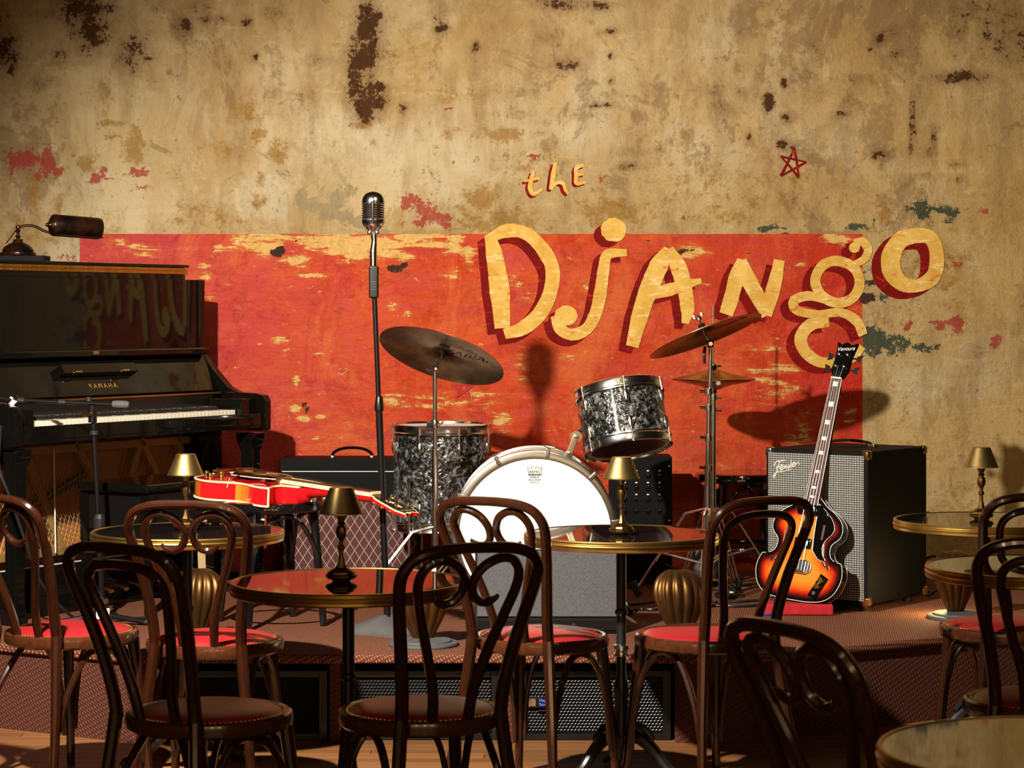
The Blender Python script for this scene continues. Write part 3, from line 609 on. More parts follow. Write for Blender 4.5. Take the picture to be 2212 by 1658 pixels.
# ------------------------------------------------------------------ stage
stage = thing('stage_platform', 'low carpeted stage platform with open recesses in its front, along the painted wall', 'stage')
YF = 7.70
outline = [(-3.0, 8.66), (-1.27, YF), (0.80, YF), (2.62, 8.85), (2.62, WALL - 0.01), (-3.0, WALL - 0.01)]
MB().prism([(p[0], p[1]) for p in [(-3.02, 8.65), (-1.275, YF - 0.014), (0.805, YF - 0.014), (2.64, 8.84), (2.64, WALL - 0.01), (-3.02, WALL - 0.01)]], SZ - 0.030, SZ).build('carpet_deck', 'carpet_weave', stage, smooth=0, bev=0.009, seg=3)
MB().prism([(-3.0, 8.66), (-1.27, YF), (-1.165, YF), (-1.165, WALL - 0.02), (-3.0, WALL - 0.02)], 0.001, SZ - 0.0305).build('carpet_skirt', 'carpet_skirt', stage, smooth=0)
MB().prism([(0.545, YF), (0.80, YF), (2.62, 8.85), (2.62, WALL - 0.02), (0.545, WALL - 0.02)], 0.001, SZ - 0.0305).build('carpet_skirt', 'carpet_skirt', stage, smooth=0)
for x in (-0.589, -0.010): MB().box((x, YF + 0.26, (SZ - 0.03) / 2 + 0.0005), (0.034, 0.52, SZ - 0.032)).build('divider', 'carpet_skirt', stage, smooth=0)
MB().box((-0.31, YF + 0.54, (SZ - 0.03) / 2), (1.70, 0.03, SZ - 0.032)).build('recess_back', 'matte_black', stage, smooth=0)

def hexgrille(w, h, pitch, depth):
    mb = MB(); r = pitch / math.sqrt(3); ri = r * 0.70; dz = pitch * math.sqrt(3) / 2
    rows = int(h / dz); cols = int(w / pitch)
    for j in range(rows):
        for i in range(cols):
            cx = -w / 2 + (i + 0.5 + 0.5 * (j % 2)) * pitch; cz = (j + 0.5) * dz
            if cx > w / 2: continue
            A = [(cx + r * math.cos(PI / 6 + k * PI / 3), 0, cz + r * math.sin(PI / 6 + k * PI / 3)) for k in range(6)]
            B = [(cx + ri * math.cos(PI / 6 + k * PI / 3), -0.0012, cz + ri * math.sin(PI / 6 + k * PI / 3)) for k in range(6)]
            Cc = [(q[0], depth, q[2]) for q in B]
            mb.add(A + B + Cc, [(k, (k + 1) % 6, 6 + (k + 1) % 6, 6 + k) for k in range(6)] + [(6 + k, 6 + (k + 1) % 6, 12 + (k + 1) % 6, 12 + k) for k in range(6)])
    return mb
gr_mesh = None
for i, (x0, x1, lab) in enumerate(((-1.155, -0.612, 'black subwoofer with hexagon mesh grille in the stage recess behind the left round tables'), (-0.565, -0.035, 'black subwoofer with hexagon mesh grille in the middle stage recess'), (0.015, 0.538, 'black subwoofer with small blue display on its mesh grille'))):
    w = x1 - x0 - 0.012; s = thing('subwoofer', lab, 'subwoofer', ((x0 + x1) / 2, YF + 0.025, 0.0), 0, 'subwoofers in the stage front')
    H = 0.232
    MB().box((0, 0.24, H / 2 + 0.001), (w, 0.40, H)).build('cabinet', 'matte_black', s, bev=0.004)
    fr = MB()
    for a in (-1, 1): fr.box((a * (w / 2 - 0.014), 0.03, H / 2 + 0.001), (0.028, 0.03, H))
    fr.box((0, 0.03, H - 0.010), (w - 0.056, 0.03, 0.02)); fr.box((0, 0.03, 0.012), (w - 0.056, 0.03, 0.022))
    fr.build('front_frame', 'satin_black', s, bev=0.002)
    if gr_mesh is None:
        g = hexgrille(0.466, H - 0.045, 0.0118, 0.006).build('hexagon_grille', 'grille_steel', s, smooth=0, recalc=False); gr_mesh = g.data
    else:
        g = bpy.data.objects.new('hexagon_grille', gr_mesh); COL.objects.link(g); g.parent = s
    g.location = (0, 0.028, 0.024); g['kind'] = 'stuff'
    MB().box((0, 0.036, H / 2), (w - 0.05, 0.004, H - 0.04)).build('grille_backing', 'matte_black', s, smooth=0)
    if i == 2:
        d = MB().box((-0.185, 0.018, 0.128), (0.085, 0.012, 0.036)).build('display_panel', 'satin_black', s, bev=0.002)
        MB().box((-0.208, 0.0105, 0.128), (0.026, 0.006, 0.026)).build('button', 'chrome', d, bev=0.003)
        MB().box((-0.168, 0.0115, 0.128), (0.040, 0.002, 0.028)).build('screen', 'satin_black', d, smooth=0)
        text_mesh('screen_text', 'Meyer', 0.0135, 'display_blue', d, T(-0.186, 0.0100, 0.1345) @ STAND, 0.0002, align='LEFT')
        text_mesh('screen_text', 'Sound', 0.0135, 'display_blue', d, T(-0.186, 0.0100, 0.1215) @ STAND, 0.0002, align='LEFT')
        MB().box((-0.172, 0.020, 0.100), (0.036, 0.012, 0.004)).build('trim_bar', 'grille_steel', s, smooth=0)

# ------------------------------------------------------------------ chairs, tables, table lamps
def yb(z):
    t = z - 0.46
    return -0.185 - 0.15 * t - 0.45 * t * t if t > 0 else -0.185 + 0.14 * t
def make_chair(label, scroll=True):
    c = thing('bentwood_chair', label, 'chair', group='bentwood chairs around the bistro tables')
    ring = [(0.150, 0.428), (0.196, 0.424), (0.203, 0.430), (0.205, 0.445), (0.202, 0.458), (0.194, 0.463), (0.184, 0.461), (0.150, 0.455)]
    MB().lathe(ring, 48, closed=True).build('seat_ring', 'seat_wood', c)
    MB().lathe([(0, 0.480), (0.06, 0.4795), (0.12, 0.476), (0.155, 0.470), (0.172, 0.464), (0.180, 0.458), (0.180, 0.445), (0, 0.44)], 48).build('seat_cushion', 'red_leather', c)
    nb = MB()
    for k in range(92):
        a = 2 * PI * k / 92; nb.lathe([(0.0034, 0), (0.0026, 0.002), (0, 0.003)], 5, T(0.1815 * math.cos(a), 0.1815 * math.sin(a), 0.4605))
    o = nb.build('nail_trim', 'brass', c); o['kind'] = 'stuff'
    hoop = [(0.128, 0.46), (0.132, 0.54), (0.146, 0.64), (0.163, 0.73), (0.173, 0.79), (0.172, 0.828), (0.150, 0.862), (0.105, 0.879), (0.05, 0.884), (0.0, 0.885)]
    pts = [(u, yb(z), z) for u, z in hoop]; pts = pts + [(-u, a, z) for u, a, z in reversed(pts[:-1])]
    MB().tube(spline(pts, 5), [0.0170, 0.0162, 0.0148, 0.0138, 0.0132, 0.0138, 0.0148, 0.0162, 0.0170], 10).build('back_hoop', 'chair_wood', c)
    sc = [(0.046, 0.448), (0.052, 0.53), (0.078, 0.63), (0.108, 0.72), (0.126, 0.785), (0.124, 0.825), (0.100, 0.853), (0.066, 0.856), (0.032, 0.838), (0.0135, 0.808), (0.0135, 0.780), (0.028, 0.757), (0.052, 0.748), (0.074, 0.756), (0.084, 0.766)]
    for s in (-1, 1):
        q = [(s * u, yb(z) + (0.012 if z < 0.5 else 0.0), z) for u, z in sc]
        if scroll: MB().tube(spline(q, 5), [0.0135, 0.0130, 0.0122, 0.0118, 0.0116, 0.0116, 0.0114, 0.0106, 0.004], 9).build('back_scroll', 'chair_wood', c)
        lg = [(s * 0.186, yb(0) - 0.01, 0.0), (s * 0.160, yb(0.2), 0.20), (s * 0.138, yb(0.38), 0.38), (s * 0.1285, yb(0.47), 0.475)]
        MB().tube(spline(lg, 4), [0.0125, 0.0150, 0.0172, 0.0172], 10).build('leg', 'chair_wood', c)
        fl = [(s * 0.172, 0.165, 0.0), (s * 0.158, 0.145, 0.2), (s * 0.146, 0.128, 0.36), (s * 0.140, 0.120, 0.44)]
        MB().tube(spline(fl, 4), [0.0125, 0.015, 0.0175, 0.0195], 10).build('leg', 'chair_wood', c)
        br = [(s * 0.168, 0.135, 0.10), (s * 0.164, 0.118, 0.22), (s * 0.160, 0.080, 0.34), (s * 0.150, 0.02, 0.405), (s * 0.142, -0.05, 0.412), (s * 0.140, -0.10, 0.375), (s * 0.148, -0.168, 0.28), (s * 0.158, -0.206, 0.19)]
        MB().tube(spline(br, 5), [0.0085, 0.0098, 0.0105, 0.0105, 0.0105, 0.0098, 0.0085], 8).build('leg_brace', 'chair_wood', c)
    br = [(-0.148, 0.158, 0.12), (-0.138, 0.156, 0.24), (-0.108, 0.150, 0.35), (-0.05, 0.145, 0.41), (0.05, 0.145, 0.41), (0.108, 0.150, 0.35), (0.138, 0.156, 0.24), (0.148, 0.158, 0.12)]
    MB().tube(spline(br, 5), 0.0085, 8).build('leg_brace', 'chair_wood', c)
    if not scroll:
        hi = [(0.056, 0.448), (0.064, 0.54), (0.088, 0.64), (0.110, 0.73), (0.119, 0.78), (0.112, 0.812), (0.085, 0.833), (0.045, 0.842), (0.0, 0.844)]
        q = [(u, yb(z) + (0.012 if z < 0.5 else 0.0), z) for u, z in hi]; q = q + [(-u, a, z) for u, a, z in reversed(q[:-1])]
        MB().tube(spline(q, 5), [0.0135, 0.0128, 0.0120, 0.0118, 0.0120, 0.0128, 0.0135], 9).build('inner_hoop', 'chair_wood', c)
    return c
CH = [((-0.738, 5.64), -35, 'dark double-hoop bentwood chair left of the nearest red-reflecting table'),
      ((-0.223, 5.67), 25, 'dark scroll-back bentwood chair right of the nearest red-reflecting table'),
      ((-1.349, 7.09), -35, 'brown bentwood chair with bright red seat by the open piano'),
      ((-0.885, 6.90), -8, 'brown scroll-back bentwood chair with red seat at the table before the piano bench'),
      ((0.088, 6.98), -30, 'lit brown scroll-back bentwood chair with red seat in front of the bass drum'),
      ((0.575, 7.00), 31, 'dark double-hoop bentwood chair with red seat in front of the sunburst bass guitar'),
      ((0.745, 4.17), -60, 'out-of-focus dark bentwood chair turned sideways, beside the nearest cream-looking table'),
      ((1.535, 7.20), 8, 'dark double-hoop bentwood chair at the table with the lamp beside the tall amplifier'),
      ((1.340, 5.82), -10, 'dark double-hoop bentwood chair pushed up to the lampless cream-looking table')]
ch0 = make_chair(CH[0][2], False); ch0.location = (*CH[0][0], 0); ch0.rotation_euler = (0, 0, math.radians(CH[0][1]))
ch1 = make_chair(CH[1][2]); ch1.location = (*CH[1][0], 0); ch1.rotation_euler = (0, 0, math.radians(CH[1][1]))
for k, (xy, rz, lab) in enumerate(CH):
    if k > 1: clone(ch0 if k in (5, 7, 8) else ch1, lab, (*xy, 0), rz)

def make_table(label, rot=0):
    t = thing('bistro_table', label, 'table', group='round brass-rimmed bistro tables')
    rim = [(0.286, 0.720), (0.2965, 0.720), (0.299, 0.723), (0.299, 0.729), (0.2965, 0.7305), (0.300, 0.732), (0.301, 0.737), (0.299, 0.7405), (0.2965, 0.742), (0.2995, 0.744), (0.300, 0.749), (0.2975, 0.752), (0.292, 0.7525), (0.290, 0.7505), (0.286, 0.750)]
    MB().lathe(rim, 96, closed=True).build('brass_rim', 'brass', t)
    MB().lathe([(0, 0.7508), (0.2905, 0.7508), (0.2905, 0.745), (0, 0.745)], 96).build('glass_top', 'table_glass', t)
    MB().lathe([(0, 0.745), (0.287, 0.745), (0.287, 0.722), (0, 0.722)], 48).build('top_core', 'matte_black', t)
    MB().lathe([(0.0, 0.722), (0.075, 0.722), (0.075, 0.716), (0.028, 0.705), (0.0155, 0.69), (0.0150, 0.52), (0.0195, 0.515), (0.0195, 0.505), (0.0150, 0.50), (0.0150, 0.31), (0.020, 0.30), (0.024, 0.27), (0.020, 0.23), (0.024, 0.20), (0.028, 0.15), (0.034, 0.10), (0.026, 0.06), (0, 0.055)], 20).build('column', 'cast_iron', t)
    MB().lathe([(0.0155, 0.412), (0.024, 0.408), (0.025, 0.398), (0.019, 0.392), (0.019, 0.386), (0.023, 0.382), (0.023, 0.376), (0.0155, 0.372)], 20).build('collar', 'chrome', t)
    for k in range(3):
        M = R(rot + 120 * k, 'Z'); f = MB()
        f.tube(spline([(0.015, 0, 0.13), (0.06, 0, 0.128), (0.105, 0, 0.095), (0.145, 0, 0.048), (0.178, 0, 0.026), (0.200, 0, 0.024)], 5), [0.024, 0.021, 0.019, 0.016, 0.015, 0.018], 10, M=M)
        f.tube(spline([(0.03, 0, 0.165), (0.07, 0, 0.160), (0.10, 0, 0.130), (0.085, 0, 0.105)], 5), [0.013, 0.012, 0.010, 0.006], 8, M=M)
        for a in (-0.5, 0, 0.5):
            f.tube(spline([(0.192, 0.02 * a, 0.026), (0.210, 0.032 * a, 0.024), (0.222, 0.044 * a, 0.009)], 3), [0.010, 0.0105, 0.008], 8, M=M)
        f.build('claw_foot', 'cast_iron', t)
    return t
TB = [((-0.414, 5.86), 'round brass-rimmed table reflecting the red wall, nearest of those with a lamp, its lamp dull'),
      ((0.336, 7.12), 'round brass-rimmed table in front of the bass drum, mirroring its white head'),
      ((-1.01, 7.21), 'round brass-rimmed table with dark top below the piano bench, reflecting the red guitar'),
      ((1.555, 7.60), 'round brass-rimmed table with a lamp beside the tall amplifier cabinet'),
      ((1.41, 6.20), 'round brass-rimmed table without lamp, reflecting the cream plaster wall, behind a chair'),
      ((0.87, 3.60), 'out-of-focus round brass-rimmed table reflecting cream plaster, no chair in front of it')]
rots = [20, 95, 40, 70, 10, 50]
tb0 = make_table(TB[0][1]); tb0.location = (*TB[0][0], 0); tb0.rotation_euler = (0, 0, math.radians(rots[0]))
for ((xy, lab), r) in zip(TB[1:], rots[1:]): clone(tb0, lab, (*xy, 0), r)

def make_lamp(label):
    t = thing('table_lamp', label, 'lamp', group='small brass table lamps')
    base = [(0, 0), (0.022, 0), (0.026, 0.004), (0.036, 0.007), (0.040, 0.011), (0.0405, 0.016), (0.036, 0.019), (0.034, 0.024), (0.026, 0.029), (0.015, 0.035), (0.0095, 0.045), (0.0065, 0.060)]
    MB().lathe(base + [(0, 0.062)], 12).build('base', 'brass_dark', t, smooth=25)
    stem = [(0, 0.058), (0.0065, 0.060), (0.006, 0.078), (0.0105, 0.083), (0.0105, 0.088), (0.006, 0.092), (0.0062, 0.102), (0.0125, 0.112), (0.0145, 0.124), (0.0120, 0.136), (0.0075, 0.141), (0.0115, 0.146), (0.0075, 0.150), (0.0095, 0.156), (0.0165, 0.172), (0.0180, 0.190), (0.012, 0.205), (0.006, 0.222), (0, 0.224)]
    MB().lathe(stem, 12).build('stem', 'brass_dark', t, smooth=25)
    sh = [(0.0545, 0.172), (0.057, 0.1705), (0.057, 0.173), (0.0545, 0.176), (0.0305, 0.234), (0.0285, 0.2365), (0, 0.2365), (0, 0.235), (0.027, 0.2345), (0.053, 0.1745)]
    MB().lathe(sh, 40).build('shade', 'brass_satin', t)
    return t
LP = [((-0.432, 5.86), 'small brass table lamp, unlit, on the nearest red-reflecting table'), ((0.336, 7.10), 'small brass table lamp in front of the bass drum'),
      ((-1.022, 7.25), 'small brass table lamp in front of the piano bench'), ((1.545, 7.62), 'small brass table lamp beside the tall amplifier cabinet')]
lp0 = make_lamp(LP[0][1]); lp0.location = (*LP[0][0], 0.7512)
for xy, lab in LP[1:]: clone(lp0, lab, (*xy, 0.7512))

# ------------------------------------------------------------------ upright piano
pno = thing('upright_piano', 'glossy black upright piano with open lid, keyboard and uncovered strings below', 'piano', (-1.465, 9.035, SZ), 59)
def xprism(name, poly, x0, x1, m, parent, bev=0.004):      # outline in (y, z), extruded along x
    M = Matrix(((0, 0, 1, 0), (1, 0, 0, 0), (0, 1, 0, 0), (0, 0, 0, 1)))
    return MB().prism(poly, x0, x1, M).build(name, m, parent, bev=bev)
side = [(0.58, 0.02), (0.58, 1.275), (0.272, 1.275), (0.272, 0.985), (0.25, 0.955), (0.19, 0.89), (0.12, 0.825), (0.06, 0.803), (-0.03, 0.80), (-0.065, 0.792), (-0.078, 0.77), (-0.078, 0.652), (-0.06, 0.645), (0.18, 0.645), (0.18, 0.02)]
xprism('side_panel', side, 0.722, 0.765, 'gloss_black', pno); xprism('side_panel', side, -0.765, -0.722, 'gloss_black', pno)
MB().box((0, 0.290, 1.128), (1.44, 0.02, 0.294)).build('upper_panel', 'gloss_black', pno, bev=0.003)
MB().box((0.66, 0.2785, 1.128), (0.006, 0.004, 0.286)).build('panel_seam', 'satin_black', pno, smooth=0)
lid = MB().box((-0.05, 0.435, 1.331), (1.44, 0.31, 0.012)).build('lid', 'gloss_black', pno, bev=0.003)
MB().box((-0.05, 0.435, 1.285), (1.40, 0.30, 0.02)).build('lid_base', 'gloss_black', pno, bev=0.002)
for z in (1.3035, 1.3165): MB().box((-0.05, 0.285, z), (1.42, 0.006, 0.0115)).build('lid_hinge', 'brass', lid, smooth=0)
MB().box((-0.05, 0.43, 1.310), (1.40, 0.28, 0.03)).build('lid_filler', 'gloss_black', pno, smooth=0)
hs = MB()
for k in range(26):
    for z in (1.3035, 1.3165): hs.ball((-0.72 + k * 0.0535, 0.282, z), 0.0022, 5)
hs.build('hinge_screws', 'brass_dark', lid)['kind'] = 'stuff'
xprism('ledge', [(0.272, 0.962), (0.272, 0.990), (0.215, 0.990), (0.208, 0.984), (0.208, 0.966), (0.215, 0.960)], -0.721, 0.721, 'gloss_black', pno, 0.002)
MB().box((0.0, 0.2075, 0.978), (0.034, 0.004, 0.013)).build('lock_plate', 'gold', pno, bev=0.001)
fb = xprism('fallboard', [(0.262, 0.958), (0.248, 0.958), (0.160, 0.812), (0.176, 0.806)], -0.720, 0.720, 'gloss_black', pno, 0.003)
sl = math.degrees(math.atan2(0.088, 0.146))
FM = T(0, 0.204, 0.885) @ R(-sl, 'X')
MB().box((0.0, -0.018, 0.020), (0.44, 0.030, 0.040), FM).build('music_rest', 'gloss_black', fb, bev=0.003)
for x in (-0.14, 0.14): MB().box((x, -0.036, 0.002), (0.04, 0.008, 0.006), FM).build('rest_clip', 'gold', fb, bev=0.001)
text_mesh('maker_name', 'YAMAHA', 0.030, 'gold_print', fb, FM @ T(0.01, -0.0015, -0.045) @ STAND, 0.0006, spacing=1.55)
MB().box((0, 0.150, 0.801), (1.40, 0.030, 0.006)).build('fallboard_hinge', 'brass', fb, smooth=0)
MB().box((0, 0.148, 0.772), (1.30, 0.010, 0.056)).build('name_rail', 'satin_black', pno, smooth=0)
MB().box((0, 0.085, 0.674), (1.444, 0.30, 0.036)).build('keybed', 'gloss_black', pno, bev=0.004)
MB().box((0, -0.050, 0.694), (1.444, 0.034, 0.052)).build('keyslip', 'gloss_black', pno, bev=0.004)
for s in (-1, 1): MB().box((s * 0.668, 0.05, 0.748), (0.10, 0.17, 0.066)).build('key_block', 'gloss_black', pno, bev=0.004)
N_W = 52; pw = 1.225 / N_W; wm = None; bmsh = None
for k in range(N_W):
    x = -1.225 / 2 + (k + 0.5) * pw
    if wm is None: o = MB().box((0, 0, 0), (pw - 0.0012, 0.150, 0.022)).build('white_key', 'ivory', pno, bev=0.0012, seg=1); wm = o.data
    else: o = bpy.data.objects.new('white_key', wm); COL.objects.link(o); o.parent = pno
    o.location = (x, 0.066, 0.724)
    if (k % 7) not in (1, 4) and k < N_W - 1:
        if bmsh is None: o = xprism('black_key', [(0.05, -0.006), (0.05, 0.012), (-0.040, 0.010), (-0.046, 0.0), (-0.046, -0.006)], -0.005, 0.005, 'ebony', pno, 0.0012); bmsh = o.data
        else: o = bpy.data.objects.new('black_key', bmsh); COL.objects.link(o); o.parent = pno
        o.location = (x + pw / 2, 0.092, 0.7415)
for s in (-1, 1):
    MB().lathe([(0, 0.0), (0.028, 0.0), (0.030, 0.05), (0.026, 0.08), (0.030, 0.56), (0.042, 0.60), (0.046, 0.638), (0, 0.64)], 4, T(s * 0.70, -0.02, 0) @ R(45, 'Z'), 1.35, 1.35).build('leg', 'gloss_black', pno, smooth=20, bev=0.003)
MB().box((0, 0.20, 0.085), (1.44, 0.04, 0.165)).build('toe_rail', 'gloss_black', pno, bev=0.003)
MB().box((0, 0.180, 0.1695), (1.44, 0.006, 0.005)).build('rail_edge', 'silver_print', pno, smooth=0)
for s in (-1, 1): MB().box((s * 0.70, 0.12, 0.03), (0.07, 0.33, 0.055)).build('toe_block', 'gloss_black', pno, bev=0.004)
MB().box((0, 0.35, 0.40), (1.40, 0.02, 0.50)).build('soundboard', 'soundboard', pno, smooth=0)
MB().box((0, 0.575, 0.64), (1.43, 0.012, 1.22)).build('back_board', 'wood_block', pno, smooth=0)
plate = MB()
def bar(a, b, w=0.035, d=0.03, y=0.31):
    a = Vector((a[0], y, a[1])); b = Vector((b[0], y, b[1])); M = frame((a + b) / 2, b - a, (0, 1, 0))
    return plate.box((0, 0, 0), (w, d, (b - a).length), M)
for a, b in (((-0.70, 0.60), (0.70, 0.60)), ((-0.70, 0.20), (0.70, 0.20)), ((-0.36, 0.62), (-0.60, 0.20)), ((-0.30, 0.60), (-0.08, 0.19)), ((-0.02, 0.62), (0.24, 0.30)), ((0.24, 0.30), (0.38, 0.60)), ((0.24, 0.30), (0.30, 0.20)), ((0.38, 0.62), (0.66, 0.22)), ((0.62, 0.62), (0.70, 0.4))): bar(a, b)
plate.build('iron_plate', 'iron_plate', pno, bev=0.006)
br = MB()
for a, b in (((-0.62, 0.24), (0.10, 0.50)), ((0.05, 0.20), (0.62, 0.42))):
    A = Vector((a[0], 0.330, a[1])); B = Vector((b[0], 0.330, b[1])); br.box((0, 0, 0), (0.03, 0.03, (B - A).length), frame((A + B) / 2, B - A))
br.build('bridge', 'pin_felt', pno, bev=0.003)
pins = MB()
for k in range(80):
    t = k / 79
    for dy in (-0.014, 0.014): pins.ball((-0.62 + 0.72 * t + dy * 0.3, 0.312, 0.24 + 0.26 * t + dy), 0.0035, 4)
    for dy in (-0.012, 0.012): pins.ball((0.05 + 0.57 * t, 0.312, 0.20 + 0.22 * t + dy), 0.003, 4)
pins.build('bridge_pins', 'string_steel', pno)['kind'] = 'stuff'
stg = MB()
for k in range(46):
    x = -0.68 + k * 0.018
    stg.tube([(x, 0.294, 0.62), (x + 0.30, 0.294, 0.19)], 0.0010, 4)
for k in range(44):
    x = 0.66 - k * 0.025
    stg.tube([(x, 0.302, 0.62), (x - 0.16, 0.302, 0.19)], 0.0008, 4)
stg.build('strings', 'string_steel', pno)['kind'] = 'stuff'
MB().tube([(-0.18, 0.265, 0.60), (-0.17, 0.265, 0.20)], 0.003, 6).build('pedal_rod', 'white_plastic', pno)
for k in range(3):
    x = -0.09 + 0.09 * k
    MB().tube(spline([(x, 0.20, 0.075), (x, 0.11, 0.07), (x, 0.05, 0.055)], 4), [0.007, 0.008, 0.016], 8, flat=0.5).build('pedal', 'gold', pno)
MB().box((0, 0.30, 0.012), (1.40, 0.5, 0.02)).build('bottom_board', 'gloss_black', pno, smooth=0)

# brass banker lamp on the piano lid
bl = thing('piano_lamp', 'antique bronze banker lamp with ribbed cylindrical shade on the piano lid', 'lamp', (-1.930, 9.10, SZ + 1.3375), 0)
MB().box((0, 0, 0.011), (0.205, 0.13, 0.022)).build('plinth', 'matte_black', bl, bev=0.003)
MB().lathe([(0, 0.022), (0.068, 0.022), (0.070, 0.026), (0.069, 0.034), (0.060, 0.038), (0.062, 0.043), (0.054, 0.056), (0.036, 0.068), (0.022, 0.074), (0.018, 0.082), (0.020, 0.086), (0, 0.088)], 32, T(-0.012, 0, 0)).build('base', 'bronze_lamp', bl)
MB().lathe([(0.010, 0.084), (0.007, 0.092), (0.012, 0.098), (0.006, 0.104), (0.006, 0.112), (0.011, 0.120), (0.006, 0.126), (0.010, 0.131), (0.010, 0.139), (0, 0.144)], 14, T(-0.012, 0, 0)).build('stem', 'bronze_lamp', bl)
MB().tube(spline([(-0.012, 0, 0.134), (0.02, 0, 0.141), (0.055, 0, 0.137), (0.085, 0, 0.122), (0.110, 0, 0.114), (0.128, 0, 0.118)], 5), 0.0055, 9).build('arm', 'bronze_lamp', bl)
MB().tube([(-0.018, 0, 0.125), (-0.060, 0, 0.070)], 0.0022, 6).build('support_rod', 'bronze_lamp', bl)
SM = T(0.118, -0.045, 0.142) @ R(33, 'Z') @ R(3, 'Y') @ R(90, 'Y')
sh = MB().lathe([(0, 0.0), (0.010, -0.002), (0.012, 0.003), (0.018, 0.003), (0.019, 0.007), (0.026, 0.007), (0.027, 0.011), (0.034, 0.011), (0.0355, 0.015), (0.041, 0.015), (0.0430, 0.022), (0.0430, 0.205), (0.040, 0.214), (0.020, 0.216), (0, 0.217)], 40, SM).build('shade', 'bronze_lamp', bl)
MB().ball(tuple(SM @ Vector((0, 0, -0.006))), 0.008, 8).build('finial', 'bronze_lamp', sh)
MB().box((0, -0.030, 0.115), (0.004, 0.036, 0.185), SM @ T(0.038, -0.012, 0)).build('shade_brim', 'bronze_lamp', sh, bev=0.002)
# piano bench
bn = thing('piano_bench', 'low glossy black piano bench with square legs in front of the piano', 'bench', (-1.362, 8.65, SZ), 59)
MB().box((0.36, 0.165, 0.475), (0.75, 0.35, 0.036)).build('seat', 'gloss_black', bn, bev=0.012, seg=3)
ap = MB(); ap.box((0.36, 0.012, 0.385), (0.66, 0.018, 0.14)); ap.box((0.36, 0.318, 0.385), (0.66, 0.018, 0.14)); ap.box((0.02, 0.165, 0.385), (0.018, 0.28, 0.14)); ap.box((0.70, 0.165, 0.385), (0.018, 0.28, 0.14))
ap.build('apron', 'satin_black', bn, bev=0.002)
for x in (0.022, 0.698):
    for y in (0.014, 0.316):
        MB().lathe([(0, 0), (0.016, 0), (0.026, 0.30), (0.030, 0.455), (0, 0.457)], 4, T(x, y, 0) @ R(45, 'Z')).build('leg', 'gloss_black', bn, smooth=20, bev=0.002)

# ------------------------------------------------------------------ boom microphone stand by the piano
bs = thing('boom_microphone_stand', 'black boom microphone stand with chrome base collar in front of the piano keys', 'stand', (-1.499, 8.46, SZ), 0)
legs = [(-0.15, -0.06), (0.17, -0.05), (0.02, 0.16)]
for a, b in legs:
    MB().tube([(0, 0, 0.035), (a, b, 0.012)], 0.010, 8).build('leg', 'satin_black', bs)
    MB().ball((a, b, 0.0115), 0.0115, 6).build('foot', 'rubber', bs)
MB().lathe([(0, 0.02), (0.026, 0.02), (0.028, 0.05), (0.024, 0.075), (0, 0.076)], 16).build('hub', 'satin_black', bs)
MB().lathe([(0, 0.072), (0.024, 0.072), (0.024, 0.092), (0.012, 0.098), (0, 0.098)], 16).build('collar', 'chrome', bs)
MB().tube([(0, 0, 0.09), (-0.012, 0, 0.36)], 0.0105, 10).build('lower_tube', 'satin_black', bs)
MB().lathe([(0, 0), (0.016, 0), (0.020, 0.012), (0.021, 0.09), (0.015, 0.105), (0, 0.106)], 12, T(-0.010, 0, 0.295)).build('clutch', 'rubber', bs, smooth=20)
MB().tube([(-0.012, 0, 0.36), (-0.032, 0, 0.76)], 0.0085, 10).build('upper_tube', 'satin_black', bs)
MB().lathe([(0, 0), (0.016, 0), (0.016, 0.015), (0, 0.016)], 16, T(-0.0285, 0, 0.69)).build('locking_nut', 'rubber', bs, smooth=20)
bh = MB().tube([(-0.034, 0, 0.735), (-0.034, 0, 0.797)], 0.016, 10).build('boom_head', 'satin_black', bs)
MB().tube([(-0.034, -0.02, 0.765), (-0.064, -0.032, 0.766)], [0.006, 0.010], 8).build('wing_bolt', 'gold', bh)
MB().tube([(-0.33, 0.0, 0.818), (0.075, 0.0, 0.800)], 0.0075, 9).build('boom', 'satin_black', bs)
MB().lathe([(0, 0), (0.012, 0.004), (0.0145, 0.02), (0.0145, 0.055), (0.010, 0.064), (0, 0.066)], 14, T(0.035, 0, 0.802) @ R(92.5, 'Y')).build('boom_grip', 'grey_cast', bs)
MB().lathe([(0, 0), (0.012, 0), (0.012, 0.016), (0, 0.017)], 12, T(-0.048, 0, 0.812)).build('boom_knob', 'rubber', bs)
for x in (-0.145, -0.295): MB().tube([(x - 0.012, 0, 0.8103 - 0.0444 * (x + 0.15)), (x + 0.012, 0, 0.8093 - 0.0444 * (x + 0.15))], 0.0105, 9).build('boom_joint', 'rubber', bs)
tagp = MB().box((0.012, -0.026, 0.040), (0.050, 0.0012, 0.040), R(-8, 'Z')).build('paper_tag', 'paper', bs, smooth=0)
text_mesh('tag_writing', 'Pat L', 0.021, 'red_ink', tagp, R(-8, 'Z') @ T(0.012, -0.0272, 0.040) @ STAND @ R(4, 'Z'), 0.0002, shear=0.25)
tmic = thing('boom_microphone', 'small microphone wrapped in white tape at the end of the boom by the piano', 'microphone', (-1.499 - 0.333, 8.46, SZ + 0.822))
MB().tube([(0.018, 0, -0.010), (-0.06, -0.04, 0.006), (-0.12, -0.06, 0.022)], [0.011, 0.013, 0.020], 10).build('body', 'satin_black', tmic)
MB().tube([(0.016, -0.004, -0.020), (-0.006, -0.006, -0.002)], 0.0145, 10).build('tape', 'white_plastic', tmic)
MB().tube([(0.004, 0, -0.006), (0.024, 0.0, 0.006)], [0.008, 0.012], 10).build('clip', 'gold', tmic)
